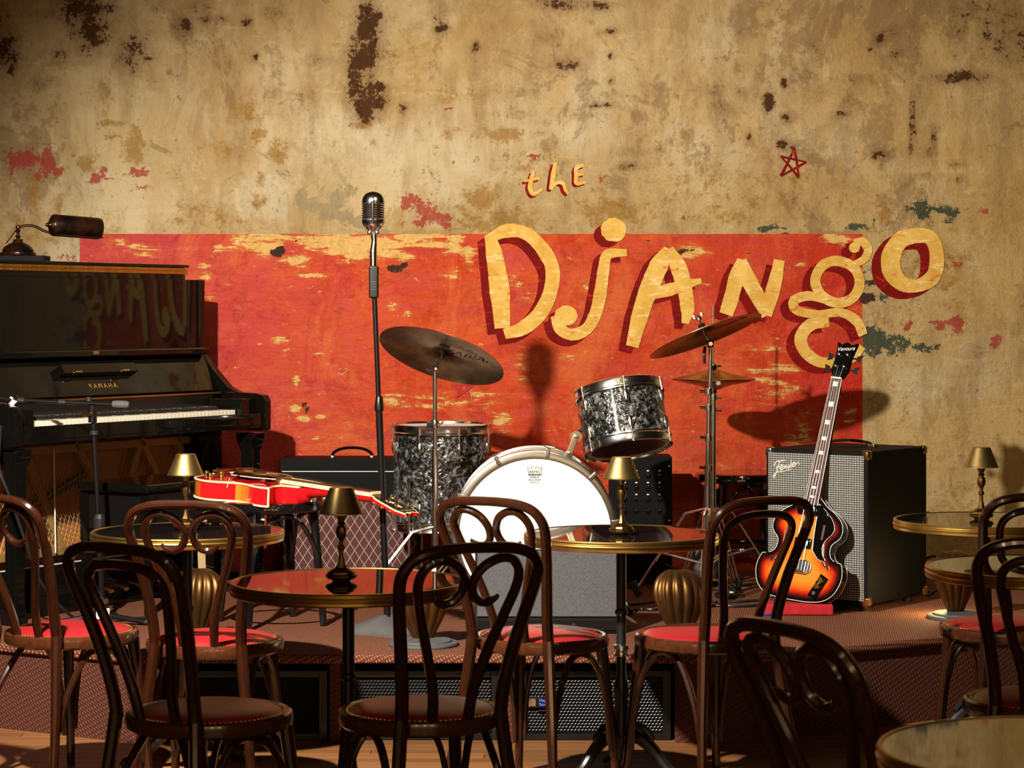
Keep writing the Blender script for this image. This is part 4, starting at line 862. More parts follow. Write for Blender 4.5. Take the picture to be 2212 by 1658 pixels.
tag(MB().tube(spline([(-1.845, 8.45, 1.095), (-1.856, 8.43, 1.06), P(0, 950, 8.32), P(-2, 1010, 8.27), P(22, 1075, 8.26), P(52, 1160, 8.30), P(90, 1260, 8.36), (-1.60, 8.46, SZ + 0.02), (-1.54, 8.50, SZ + 0.008), (-1.44, 8.52, SZ + 0.006), (-1.34, 8.60, SZ + 0.006)], 8), 0.0055, 8).build('microphone_cable', 'cable_black'), 'black microphone cable drooping from the boom to the stage carpet by the piano', 'cable')

# ------------------------------------------------------------------ vintage microphone on its stand
MX, MY = -0.4406, 8.22
st = thing('microphone_stand', 'straight black microphone stand with heavy grey cast base', 'stand', (MX, MY, SZ))
base = []
for k in range(3):
    a = 2 * PI * k / 3 - PI / 2 + 0.45
    for da, rr in ((-0.30, 0.172), (0.30, 0.172)): base.append((rr * math.cos(a + da), rr * math.sin(a + da)))
bmb = MB(); n = 36; rings = []
for lvl, (sc, z) in enumerate(((1.0, 0.0), (1.0, 0.014), (0.78, 0.036), (0.42, 0.060), (0.16, 0.066))):
    for k in range(n):
        a = 2 * PI * k / n; rr = 0.155 - 0.052 * (0.5 + 0.5 * math.cos(3 * (a + PI / 2 - 0.45) + PI)) * (1.0)
        bmb.v.append((rr * sc * math.cos(a), rr * sc * math.sin(a) * 0.95, z * (1.0 if lvl == 0 else (1 - 0.25 * (0.5 + 0.5 * math.cos(3 * (a + PI / 2 - 0.45)))) )))
for l in range(4):
    for k in range(n): bmb.f.append((l * n + k, l * n + (k + 1) % n, (l + 1) * n + (k + 1) % n, (l + 1) * n + k))
bmb.f.append(tuple(range(n - 1, -1, -1))); bmb.f.append(tuple(4 * n + k for k in range(n)))
bmb.build('base', 'grey_cast', st, smooth=50)
def lean(z): return (-0.058 * z / 1.45, 0, z)
MB().tube([lean(0.05), lean(0.80)], 0.0125, 12).build('lower_tube', 'satin_black', st)
MB().lathe([(0.0125, 0), (0.0165, 0.004), (0.0165, 0.016), (0.0125, 0.05), (0.010, 0.055)], 14, T(*lean(0.785))).build('clutch', 'satin_black', st)
MB().tube([lean(0.80), lean(1.305)], 0.0088, 12).build('upper_tube', 'satin_black', st)
gp = MB().box((0, 0, 0), (0.034, 0.032, 0.115), T(*lean(1.245))).build('grip_clutch', 'satin_black', st, bev=0.006, seg=3)
for k in range(4): MB().box((0, -0.0165, -0.005 - 0.009 * k), (0.018, 0.003, 0.0035), T(*lean(1.250))).build('grip_rib', 'rubber', gp, smooth=0)
mc = thing('vintage_microphone', 'chrome vintage ribbed microphone on the straight black stand', 'microphone', (MX - 0.058 * 1.30 / 1.45, MY, SZ + 1.302))
MB().tube(spline([(0, 0, 0.0), (0.0, 0, 0.05), (0.003, 0.003, 0.085), (0.001, 0.004, 0.115)], 5), [0.0125, 0.0125, 0.0095, 0.0115], 12).build('swivel', 'chrome', mc)
for s in (-1, 1): MB().ball((s * 0.013, -0.004, 0.118), 0.0095, 8).build('pivot_screw', 'chrome', mc)
MC = T(0.0, 0.0, 0.122) @ R(3, 'X')
MB().lathe([(0, 0.0), (0.014, 0.0), (0.026, 0.010), (0.036, 0.022), (0.0405, 0.034), (0.0415, 0.042), (0.0385, 0.044), (0.0375, 0.046), (0, 0.047)], 36, MC, 1, 0.86).build('lower_shell', 'chrome', mc)
MB().lathe([(0, 0.142), (0.014, 0.140), (0.028, 0.133), (0.037, 0.121), (0.0405, 0.108), (0.0405, 0.102), (0.038, 0.100), (0, 0.100)], 36, MC, 1, 0.86).build('upper_shell', 'chrome', mc)
MB().lathe([(0, 0.044), (0.0365, 0.044), (0.0365, 0.102), (0, 0.102)], 36, MC, 1, 0.86).build('inner_grille', 'matte_black', mc)
for k in range(7):
    z = 0.049 + k * 0.0082
    MB().lathe([(0.036, z - 0.0024), (0.0405, z - 0.0024), (0.0418, z), (0.0405, z + 0.0022), (0.036, z + 0.0022)], 36, MC, 1, 0.86, closed=True).build('rib', 'chrome', mc)
MB().tube([tuple(MC @ Vector((0, -0.0335, 0.030))), tuple(MC @ Vector((0, -0.0355, 0.07))), tuple(MC @ Vector((0, -0.0345, 0.110)))], [0.0045, 0.0055, 0.0075], 10).build('centre_bar', 'chrome', mc)

# ------------------------------------------------------------------ stools
def make_stool(label, loc, rz):
    s = thing('round_stool', label, 'stool', loc, rz, group='black bentwood stools')
    MB().lathe([(0, 0.441), (0.14, 0.440), (0.185, 0.441), (0.198, 0.438), (0.202, 0.430), (0.202, 0.412), (0.196, 0.404), (0.10, 0.400), (0, 0.400)], 40).build('seat', 'stool_black', s)
    for k in range(4):
        a = PI / 4 + k * PI / 2; c, d = math.cos(a), math.sin(a)
        MB().tube([(0.165 * c, 0.165 * d, 0.41), (0.205 * c, 0.205 * d, 0.0025)], [0.017, 0.013], 10).build('leg', 'stool_black', s)
        b = a + PI / 2; e, f = math.cos(b), math.sin(b); mx, my = (c + e) / 2, (d + f) / 2
        q = [(0.188 * c, 0.188 * d, 0.20), (0.172 * c + 0.02 * e, 0.172 * d + 0.02 * f, 0.29), (0.135 * c + 0.05 * e, 0.135 * d + 0.05 * f, 0.365), (0.11 * (c + e), 0.11 * (d + f), 0.393), (0.05 * c + 0.135 * e, 0.05 * d + 0.135 * f, 0.365), (0.02 * c + 0.172 * e, 0.02 * d + 0.172 * f, 0.29), (0.188 * e, 0.188 * f, 0.20)]
        MB().tube(spline(q, 5), 0.0095, 8).build('leg_arch', 'stool_black', s)
    MB().tube([(0.185 * math.cos(2 * PI * k / 40), 0.185 * math.sin(2 * PI * k / 40), 0.135) for k in range(40)], 0.0100, 8, closed=True).build('foot_ring', 'stool_black', s)
    for q in s.children: q.scale = (1, 1, 1.03)
    return s
make_stool('black bentwood stool with the red guitar lying on its seat', (-0.880, 8.46, SZ), 28)
make_stool('black bentwood stool against the red wall between cymbal stand and tall amplifier', (0.985, 9.90, SZ), 10)
tag(MB().tube(spline([(-1.118, 8.38, SZ + 0.40), (-1.120, 8.35, SZ + 0.27), (-1.112, 8.33, SZ + 0.13), (-1.122, 8.33, SZ + 0.016)], 6), 0.014, 8, flat=0.2).build('cloth_strap', 'tan_strap'), 'tan cloth strap hanging beside the stool that holds the red guitar', 'strap')

# ------------------------------------------------------------------ generic guitar pieces
def outline_prism(poly, z0, z1, top_dome=0.0, rings=7, center=None, name='burst'):
    """closed outline -> side wall and ringed top carrying the distance from the edge in a colour attribute"""
    n = len(poly); cx = center[0] if center else sum(p[0] for p in poly) / n; cy = center[1] if center else sum(p[1] for p in poly) / n
    mb = MB(); vals = []
    for k in range(rings + 1):
        t = k / rings; s = 1 - t * 0.985
        for p in poly:
            mb.v.append((cx + (p[0] - cx) * s, cy + (p[1] - cy) * s, z1 + top_dome * (1 - (1 - t) ** 2))); vals.append(t)
    for k in range(rings):
        for i in range(n):
            j = (i + 1) % n; mb.f.append((k * n + i, k * n + j, (k + 1) * n + j, (k + 1) * n + i))
    mb.f.append(tuple(rings * n + i for i in range(n)))
    return mb, vals
def set_attr(o, name, vals):
    at = o.data.color_attributes.new(name, 'FLOAT_COLOR', 'POINT')
    for i, v in enumerate(vals): at.data[i].color = (v, v, v, 1)

# red hollow-body guitar lying on the stool
GM = T(-1.103, 8.64, 0.7620) @ R(-42, 'Z') @ R(3.2, 'Y')
gt = thing('hollow_body_guitar', 'cherry red hollow-body guitar with cream binding lying on a black stool', 'guitar', M=GM)
half_t = [(0.0, 0.0), (0.008, -0.06), (0.035, -0.125), (0.085, -0.178), (0.15, -0.198), (0.205, -0.185), (0.25, -0.152), (0.285, -0.136)]
horn = [(0.285, -0.136), (0.325, -0.140), (0.37, -0.152), (0.415, -0.156), (0.448, -0.146)]
cut = [(0.448, -0.146), (0.428, -0.118), (0.412, -0.085), (0.412, -0.050), (0.430, -0.032)]
bass_s = [(0.470, -0.026), (0.474, 0.03), (0.466, 0.085), (0.440, 0.130), (0.40, 0.150), (0.35, 0.150), (0.285, 0.136), (0.25, 0.152), (0.205, 0.185), (0.15, 0.198), (0.085, 0.178), (0.035, 0.125), (0.008, 0.06), (0.0, 0.0)]
def sp2(l, n=5): return [(p.x, p.y) for p in spline([(a, b, 0) for a, b in l], n)]
gp_ = sp2(half_t)[:-1] + sp2(horn)[:-1] + sp2(cut)[:-1] + sp2(bass_s)[:-1]
TH = 0.068
sd = MB(); nn = len(gp_)
sd.v = [(p[0], p[1], 0) for p in gp_] + [(p[0], p[1], TH) for p in gp_]
sd.f = [(i, (i + 1) % nn, nn + (i + 1) % nn, nn + i) for i in range(nn)] + [tuple(range(nn - 1, -1, -1))]
def burst_val(x, y):
    if y < 0 and 0.27 < x < 0.46 and y < -0.12: return min(1, max(0, (x - 0.275) / 0.13))
    if y > -0.12 and x > 0.40: return 1.0
    return min(1, max(0, (x - 0.02) / 0.20))
o = sd.build('body_side', 'cherry_burst', gt, recalc=False); set_attr(o, 'burst', [burst_val(p[0], p[1]) for p in gp_] * 2)
mb, vals = outline_prism(gp_, 0, TH, 0.014, 6, (0.20, 0.0)); o = mb.build('body_top', 'cherry', gt)
for z in (0.0025, TH): MB().tube([(p[0], p[1], z) for p in gp_], 0.0042, 7, closed=True).build('binding', 'cream_binding', gt)
MB().tube([(0.449, -0.1465, 0.002), (0.449, -0.1465, TH)], 0.0042, 7).build('horn_binding', 'cream_binding', gt)
MB().tube(spline([(0.425, 0, 0.030), (0.462, 0, 0.031), (0.484, 0, 0.040), (0.51, 0, 0.056), (0.60, 0, 0.066), (0.72, 0, 0.069), (0.835, 0, 0.071)], 5), [0.026, 0.029, 0.028, 0.024, 0.0215, 0.021, 0.021], 12).build('neck', 'cherry', gt)
fbp = [(0.36, -0.028), (0.84, -0.0215), (0.84, 0.0215), (0.36, 0.028)]
MB().prism(fbp, TH + 0.006, TH + 0.020).build('fretboard', 'cream_binding', gt, bev=0.001)
MB().prism([(0.362, -0.0255), (0.839, -0.019), (0.839, 0.019), (0.362, 0.0255)], TH + 0.0195, TH + 0.0205).build('fingerboard_face', 'rosewood', gt, smooth=0)
fx = MB()
for k in range(20):
    x = 0.84 - 0.63 * (1 - 2 ** (-(k + 1) / 12.0)); fx.tube([(x, -0.023, TH + 0.021), (x, 0.023, TH + 0.021)], 0.0011, 5)
fx.build('frets', 'gold', gt)['kind'] = 'stuff'
MB().box((0.842, 0, TH + 0.019), (0.006, 0.044, 0.010)).build('nut', 'cream_binding', gt, bev=0.001)
HM = T(0.845, 0, TH + 0.012) @ R(14, 'Y')
hp = [(0, -0.022), (0.03, -0.036), (0.14, -0.046), (0.182, -0.032), (0.172, -0.012), (0.176, 0.0), (0.172, 0.012), (0.182, 0.032), (0.14, 0.046), (0.03, 0.036), (0, 0.022)]
hd = MB().prism(hp, -0.014, -0.0005, HM).build('headstock', 'cherry', gt, bev=0.001)
MB().prism([(a, b * 1.02) for a, b in hp], -0.004, -0.0003, HM).build('headstock_binding', 'cream_binding', hd, smooth=0)
MB().prism([(0.003 + a * 0.95, b * 0.90) for a, b in hp], -0.002, 0.0012, HM).build('headstock_face', 'ebony', hd, smooth=0)
MB().prism([(0.055, -0.010), (0.075, -0.016), (0.090, -0.004), (0.086, 0.012), (0.070, 0.004)], 0.0, 0.0016, HM).build('inlay', 'cream_binding', hd, smooth=0)
MB().prism([(0.10, -0.008), (0.128, -0.012), (0.130, 0.004), (0.104, 0.008)], 0.0, 0.0016, HM).build('inlay', 'cream_binding', hd, smooth=0)
text_mesh('maker_name', 'Ventura', 0.019, 'gold_print', hd, HM @ T(0.155, 0.0, 0.0016) @ R(90, 'Z'), 0.0003, shear=0.3)
for s in (-1, 1):
    for k in range(3):
        x = 0.045 + 0.042 * k
        tn = MB().tube([HM @ Vector((x, s * 0.027, -0.016)), HM @ Vector((x, s * 0.027, 0.018))], 0.0032, 8).build('tuner', 'gold', hd)
        MB().box((x, s * 0.056, -0.012), (0.010, 0.016, 0.008), HM).build('tuner_button', 'gold', tn, bev=0.002)
for k in range(6):
    y0, y1 = -0.025 + 0.010 * k, -0.0165 + 0.0066 * k
    MB().tube([(0.05, y0 * 0.9, TH + 0.024), (0.15, y0, TH + 0.037), (0.84, y1, TH + 0.0245)], 0.0007, 4).build('string', 'steel_string', gt)
MB().box((0.148, 0, TH + 0.024), (0.014, 0.085, 0.024)).build('bridge', 'gold', gt, bev=0.003)
MB().prism([(0.012, -0.035), (0.062, -0.026), (0.062, 0.026), (0.012, 0.035)], TH + 0.012, TH + 0.020).build('tailpiece', 'gold', gt, bev=0.003)
for x in (0.215, 0.325): MB().box((x, 0, TH + 0.018), (0.038, 0.075, 0.020)).build('pickup', 'gold', gt, bev=0.003)
MB().prism([(0.15, -0.050), (0.20, -0.105), (0.30, -0.095), (0.385, -0.055), (0.385, -0.030), (0.15, -0.034)], TH + 0.020, TH + 0.023).build('pickguard', 'gloss_black', gt, smooth=0)
MB().tube([(0.15, -0.050, TH + 0.0215), (0.20, -0.105, TH + 0.0215), (0.30, -0.095, TH + 0.0215), (0.385, -0.055, TH + 0.0215)], 0.0017, 5).build('pickguard_edge', 'white_plastic', gt)
MB().tube([(0.24, -0.104, TH + 0.022), (0.24, -0.152, TH + 0.018), (0.24, -0.162, TH - 0.018)], 0.005, 6, flat=0.5).build('pickguard_bracket', 'gold', gt)
for x, y in ((0.055, -0.10), (0.115, -0.135), (0.09, -0.06), (0.165, -0.125)):
    MB().lathe([(0, 0), (0.011, 0), (0.011, 0.010), (0.0095, 0.019), (0, 0.020)], 14, T(x, y, TH + 0.002)).build('control_knob', 'gold', gt, smooth=25)

# viola-shaped sunburst bass leaning on the tall amplifier
bx = Vector((0.225, 0.190, 0.955)).normalized(); nrm = Vector((-0.60, -0.80, 0.0)); nrm = (nrm - bx * nrm.dot(bx)).normalized(); rt = bx.cross(nrm)
BM = Matrix((rt, bx, nrm)).transposed().to_4x4(); BM.translation = Vector((1.060, 8.742, 0.346))
bg = thing('viola_bass_guitar', 'sunburst viola-shaped bass guitar leaning against the tall amplifier', 'bass guitar', M=BM)
hf = [[(0, 0.0), (0.06, 0.001), (0.115, 0.012), (0.152, 0.042), (0.170, 0.085), (0.172, 0.120), (0.165, 0.148), (0.158, 0.162)], [(0.158, 0.162), (0.135, 0.165), (0.114, 0.180), (0.106, 0.205), (0.110, 0.228), (0.128, 0.246)], [(0.128, 0.246), (0.138, 0.262), (0.140, 0.288), (0.128, 0.318), (0.098, 0.346), (0.062, 0.368), (0.036, 0.392), (0.024, 0.402)]]
hh = sp2(hf[0])[:-1] + sp2(hf[1])[:-1] + sp2(hf[2])
hh = [(a * 1.07, b) for a, b in hh]
bp_ = hh + [(-a, b) for a, b in reversed(hh[1:])]
TB_ = 0.042; nn = len(bp_)
mb, vals = outline_prism(bp_, 0, 0.0, 0.006, 9, (0, 0.19)); o = mb.build('body_top', 'sunburst', bg)
# edge distance measured to the outline itself
def edist(x, y): return min(math.hypot(x - a, y - b) for a, b in bp_)
set_attr(o, 'burst', [min(1.0, edist(v.co.x, v.co.y) / 0.125) for v in o.data.vertices])
sd = MB(); sd.v = [(p[0], p[1], -TB_) for p in bp_] + [(p[0], p[1], 0) for p in bp_]
sd.f = [(i, (i + 1) % nn, nn + (i + 1) % nn, nn + i) for i in range(nn)] + [tuple(range(nn - 1, -1, -1))]
sd.build('body_side', 'gloss_black', bg)
for z in (-TB_ + 0.001, 0.0): MB().tube([(p[0], p[1], z) for p in bp_], 0.0013, 6, closed=True).build('binding', 'white_plastic', bg)
MB().tube([(0, 0.37, -0.010), (0, 0.60, -0.004), (0, 0.84, -0.002)], [0.030, 0.024, 0.021], 12, flat=0.75).build('neck', 'rosewood', bg)
fbp = [(-0.030, 0.365), (0.030, 0.365), (0.022, 0.865), (-0.022, 0.865)]
MB().prism(fbp, 0.006, 0.015).build('fretboard', 'rosewood', bg, bev=0.001)
for s in (-1, 1): MB().tube([(s * 0.030, 0.365, 0.013), (s * 0.022, 0.865, 0.013)], 0.0016, 5).build('neck_binding', 'white_plastic', bg)
SC = 0.76
for k in range(20):
    y = 0.865 - SC * (1 - 2 ** (-(k + 1) / 12.0)); w = 0.022 + 0.008 * (0.865 - y) / 0.5
    MB().tube([(-w, y, 0.0155), (w, y, 0.0155)], 0.00045, 5).build('fret', 'steel_string', bg)
    if k in (0, 2, 4, 6, 8, 11, 14, 16):
        y1 = 0.865 - SC * (1 - 2 ** (-k / 12.0)); yc = (y + y1) / 2; dh = min(0.019, (y1 - y) * 0.50)
        MB().box((0, yc, 0.0152), (0.020, dh, 0.0012)).build('inlay', 'white_plastic', bg, smooth=0)
MB().box((0, 0.868, 0.015), (0.045, 0.006, 0.008)).build('nut', 'white_plastic', bg, bev=0.001)
HB = T(0, 0.870, 0.004) @ R(-10, 'X')
hp = [(-0.022, 0), (0.022, 0), (0.036, 0.03), (0.034, 0.09), (0.043, 0.150), (0.022, 0.140), (0.0, 0.152), (-0.022, 0.140), (-0.043, 0.150), (-0.034, 0.09), (-0.036, 0.03)]
hd = MB().prism(hp, -0.010, 0.006, HB).build('headstock', 'gloss_black', bg, bev=0.001)
text_mesh('maker_name', 'Ventura', 0.0235, 'white_plastic', hd, HB @ T(0, 0.122, 0.0065) @ R(8, 'Z'), 0.0003, shear=0.35)
for s in (-1, 1):
    for k in range(2):
        y = 0.045 + 0.050 * k
        tn = MB().lathe([(0, 0), (0.0075, 0), (0.0065, 0.010), (0.0035, 0.012), (0, 0.013)], 12, HB @ T(s * 0.018, y, 0.006)).build('tuner', 'chrome', hd)
        MB().tube([HB @ Vector((s * 0.030, y - 0.005, -0.008)), HB @ Vector((s * 0.055, y - 0.005, -0.008))], 0.0035, 7).build('tuner_shaft', 'chrome', tn)
        MB().prism([(s * 0.052, y - 0.014), (s * 0.074, y - 0.020), (s * 0.070, y - 0.004), (s * 0.076, y + 0.012), (s * 0.052, y + 0.004)], -0.010, -0.006, HB).build('tuner_key', 'chrome', tn, smooth=0)
for k in range(4):
    x0, x1 = -0.021 + 0.014 * k, -0.0145 + 0.0097 * k
    MB().tube([(x0, 0.115, 0.022), (x1, 0.868, 0.0195), (x1 * 1.2, 0.90 + 0.02 * (k % 2), 0.010)], 0.0007, 5).build('string', 'steel_string', bg)
for y in (0.348, 0.218):
    pk = MB().box((0.0, y, 0.012), (0.070, 0.038, 0.014)).build('pickup', 'gloss_black', bg, bev=0.004)
    MB().box((0.0, y, 0.0195), (0.050, 0.022, 0.004)).build('pickup_cover', 'chrome', pk, bev=0.002)
MB().prism([(-0.056, 0.345), (-0.048, 0.327), (0.052, 0.327), (0.062, 0.348), (0.052, 0.369), (-0.048, 0.369)], 0.0075, 0.0105).build('pickup_ring', 'gloss_black', bg, smooth=0)
pg = sp2([(0.034, 0.375), (0.070, 0.350), (0.105, 0.318), (0.120, 0.285), (0.112, 0.262)], 4)[:-1] + sp2([(0.112, 0.262), (0.092, 0.240), (0.084, 0.212), (0.092, 0.182), (0.108, 0.165)], 4)[:-1] + [(0.105, 0.158), (0.075, 0.165), (0.045, 0.195), (0.040, 0.24), (0.036, 0.30)]
g_ = MB().prism(pg, 0.0070, 0.0095).build('pickguard', 'gloss_black', bg, smooth=0)
MB().tube([(a, b, 0.0090) for a, b in pg], 0.0012, 5, closed=True).build('pickguard_edge', 'silver_print', g_)
MB().box((0.075, 0.268, 0.0105), (0.009, 0.058, 0.003)).build('thumb_rest', 'rosewood', g_, bev=0.001)
MB().lathe([(0, 0), (0.007, 0), (0.006, 0.006), (0.003, 0.010), (0, 0.011)], 12, T(0.082, 0.335, 0.0095)).build('switch', 'chrome', g_)
br = MB().box((0.002, 0.128, 0.0145), (0.075, 0.052, 0.016)).build('bridge_cover', 'chrome', bg, bev=0.006, seg=3)
MB().prism([(0.036, 0.102), (0.052, 0.112), (0.056, 0.128), (0.052, 0.146), (0.036, 0.154)], 0.0075, 0.013).build('bridge_wing', 'chrome', br, bev=0.002)
cp = MB().box((0, 0, 0), (0.036, 0.095, 0.004), T(0.098, 0.062, 0.0085) @ R(-24, 'Z')).build('control_plate', 'gloss_black', bg, bev=0.001)
for k, yk in enumerate((0.028, 0.002)):
    MB().lathe([(0, 0), (0.0125, 0), (0.0118, 0.012), (0.009, 0.015), (0, 0.0155)], 18, T(0.098, 0.062, 0.0105) @ R(-24, 'Z') @ T(0.0, yk, 0)).build('control_knob', 'gold', cp, smooth=25)
MB().lathe([(0, 0), (0.0075, 0), (0.0075, 0.004), (0, 0.0045)], 14, T(0.098, 0.062, 0.0105) @ R(-24, 'Z') @ T(0, -0.028, 0)).build('jack_socket', 'chrome', cp)
for s in (-1, 1):
    q = [(s * 0.125, 0.135, 0.0035), (s * 0.118, 0.145, 0.0042), (s * 0.106, 0.143, 0.0048), (s * 0.094, 0.165, 0.0055), (s * 0.086, 0.200, 0.006), (s * 0.082, 0.240, 0.006), (s * 0.086, 0.255, 0.0058)]
    MB().tube(spline(q, 5), [0.006, 0.005, 0.0025, 0.004, 0.0045, 0.003, 0.004], 7, flat=0.3).build('sound_hole', 'ebony', bg)
    MB().tube(spline([(a[0] + s * 0.0045, a[1], a[2]) for a in q], 5), 0.0009, 5).build('sound_hole_edge', 'white_plastic', bg)
# red cloth block under it
cl = MB().box((0, 0, 0.021), (0.275, 0.11, 0.042)).build('folded_red_cloth', 'red_cloth', bev=0.008, seg=3)
cl.location = (1.070, 8.735, SZ + 0.001); cl.rotation_euler = (0, 0, math.radians(-4)); tag(cl, 'folded red cloth pad under the sunburst bass guitar', 'cloth')
MB().tube(spline([(-0.132, -0.052, 0.006), (-0.110, -0.058, 0.004), (-0.085, -0.056, 0.007)], 4), 0.005, 6).build('blue_edging', 'blue_trim', cl)

# ------------------------------------------------------------------ amplifiers
AW, AD, AH = 0.447, 0.483, 0.582
am = thing('amplifier_cabinet', 'tall black amplifier cabinet with silver grille cloth and script badge', 'amplifier', (1.313, 9.075, SZ), -37.2)
MB().box((0, 0, 0.028 + AH / 2), (AW, AD, AH)).build('cabinet', 'tolex', am, bev=0.008, seg=3)
gf = MB().box((0, -AD / 2 - 0.001, 0.028 + AH / 2), (AW - 0.030, 0.010, AH - 0.034)).build('grille_cloth', 'silver_cloth', am, smooth=0)
bd = MB()
SY = -AD / 2 - 0.008; OX, OZ = -AW / 2 + 0.040, 0.028 + AH - 0.105
def script(pts, r=0.0034, n=5): bd.tube(spline([(OX + a, SY, OZ + b) for a, b in pts], n), r, 6)
script([(0.002, 0.036), (0.012, 0.052), (0.030, 0.056), (0.052, 0.060)]); script([(0.028, 0.056), (0.020, 0.035), (0.012, 0.008), (0.002, -0.012), (0.006, 0.004)]); script([(0.012, 0.030), (0.030, 0.036)])
script([(0.028, 0.024), (0.040, 0.034), (0.036, 0.042), (0.030, 0.034), (0.036, 0.022), (0.046, 0.030)], 0.0028); script([(0.048, 0.040), (0.046, 0.026), (0.056, 0.042), (0.056, 0.030), (0.062, 0.036)], 0.0028)
script([(0.072, 0.042), (0.064, 0.038), (0.068, 0.030), (0.076, 0.044), (0.080, 0.062), (0.076, 0.034), (0.082, 0.038)], 0.0028); script([(0.082, 0.040), (0.092, 0.048), (0.090, 0.054), (0.084, 0.046), (0.090, 0.036), (0.098, 0.044)], 0.0028); script([(0.098, 0.054), (0.098, 0.042), (0.108, 0.054), (0.116, 0.046)], 0.0028)
script([(-0.004, -0.008), (0.012, 0.010), (0.050, 0.018), (0.085, 0.028)], 0.0026)
bd.build('script_badge', 'silver_print', gf)
for x in (-1, 1):
    for z in (0.028, 0.028 + AH):
        q = 1 if z > 0.1 else -1
        MB().box((x * (AW / 2 - 0.012), -AD / 2 + 0.014, z - q * 0.014), (0.032, 0.036, 0.036)).build('metal_corner', 'gold' if x > 0 else 'chrome', am, bev=0.009, seg=3)
        MB().box((x * (AW / 2 - 0.012), AD / 2 - 0.014, z - q * 0.014), (0.032, 0.036, 0.036)).build('metal_corner', 'gold', am, bev=0.009, seg=3)
    for y in (-1, 1): MB().lathe([(0, 0), (0.018, 0), (0.020, 0.028), (0, 0.030)], 14, T(x * 0.17, y * 0.18, 0)).build('foot', 'rubber', am)
hn = MB().tube(spline([(-0.10, 0.02, AH + 0.034), (-0.085, 0.02, AH + 0.046), (0, 0.02, AH + 0.054), (0.085, 0.02, AH + 0.046), (0.10, 0.02, AH + 0.034)], 5), 0.011, 9, flat=0.5).build('handle', 'tolex', am)
for s in (-1, 1): MB().box((s * 0.102, 0.02, AH + 0.036), (0.030, 0.030, 0.016)).build('handle_cap', 'gold', hn, bev=0.004)
vx = thing('combo_amplifier', 'black combo amplifier with maroon diamond-patterned cloth behind the stool', 'amplifier', (-0.690, 9.99, SZ), 0)
VW, VH = 0.60, 0.50
MB().box((0, 0, VH / 2 + 0.012), (VW, 0.25, VH)).build('cabinet', 'tolex', vx, bev=0.006)
MB().box((0, -0.1255, VH - 0.090), (VW - 0.03, 0.008, 0.120)).build('upper_cloth', 'matte_black', vx, smooth=0)
MB().box((0, -0.1255, 0.185), (VW - 0.03, 0.008, 0.315)).build('diamond_cloth', 'diamond_cloth', vx, smooth=0)
MB().box((0, -0.129, 0.3465), (VW - 0.03, 0.008, 0.006)).build('gold_piping', 'cream_binding', vx, smooth=0)
for z in (0.025, 0.460): MB().box((0, -0.129, z), (VW - 0.02, 0.006, 0.003)).build('white_piping', 'white_plastic', vx, smooth=0)
hv = MB().tube(spline([(-0.085, 0, VH + 0.012), (-0.082, 0, VH + 0.030), (-0.05, 0, VH + 0.048), (0.0, 0, VH + 0.054), (0.05, 0, VH + 0.048), (0.082, 0, VH + 0.030), (0.085, 0, VH + 0.012)], 5), 0.0065, 8).build('handle', 'gloss_black', vx)
for s in (-1, 1): MB().box((s * 0.085, 0, VH + 0.014), (0.014, 0.02, 0.012)).build('handle_bracket', 'chrome', hv, bev=0.003)
# patch box with paper labels
pb = thing('patch_box', 'tall black stage patch box with rows of pale labels behind the rack tom', 'patch box', (0.545, 9.86, SZ))
MB().box((0, 0, 0.265), (0.26, 0.20, 0.53)).build('case', 'matte_black', pb, bev=0.004)
for r in range(4):
    for k in range(4):
        x, z = -0.070 + 0.049 * k, 0.470 - 0.050 * r
        if r < 3: MB().box((x, -0.101, z), (0.009, 0.002, 0.005)).build('paper_label', 'label_pale', pb, smooth=0)
        MB().lathe([(0, 0), (0.011, 0), (0.011, 0.004), (0.008, 0.005), (0, 0.004)], 12, T(x, -0.1, z - 0.022) @ R(90, 'X')).build('socket', 'gloss_black', pb)
for x in (-0.118, 0.118):
    for z in (0.05, 0.26, 0.49): MB().lathe([(0, 0), (0.004, 0), (0.003, 0.003), (0, 0.0035)], 8, T(x, -0.1, z) @ R(90, 'X')).build('screw', 'chrome', pb)
# wedge monitor in front of the bass drum
wd = thing('floor_monitor', 'grey wedge floor monitor with foam grille leaning in front of the bass drum', 'monitor', (0.130, 8.30, SZ))
M = Matrix(((0, 0, 1, 0), (1, 0, 0, 0), (0, 1, 0, 0), (0, 0, 0, 1)))
MB().prism([(-0.11, 0.002), (0.17, 0.002), (0.17, 0.05), (0.04, 0.285), (-0.005, 0.285), (-0.11, 0.055)], -0.262, 0.262, M).build('cabinet', 'matte_black', wd, bev=0.004)
wl = math.hypot(0.105, 0.230); wa = math.degrees(math.atan2(0.105, 0.230))
MB().box((0, 0, 0), (0.508, 0.010, wl - 0.008), T(0, -0.0575 - 0.004, 0.170 + 0.002) @ R(-wa, 'X')).build('foam_grille', 'monitor_grille', wd, bev=0.002)
MB().box((0, -0.112, 0.030), (0.50, 0.004, 0.034)).build('connector_strip', 'satin_black', wd, smooth=0)
for x in (-0.08, 0.02, 0.09): MB().lathe([(0, 0), (0.010, 0), (0.009, 0.012), (0, 0.013)], 12, T(x, -0.113, 0.030) @ R(90, 'X')).build('knob', 'chrome' if x < 0 else 'rubber', wd)

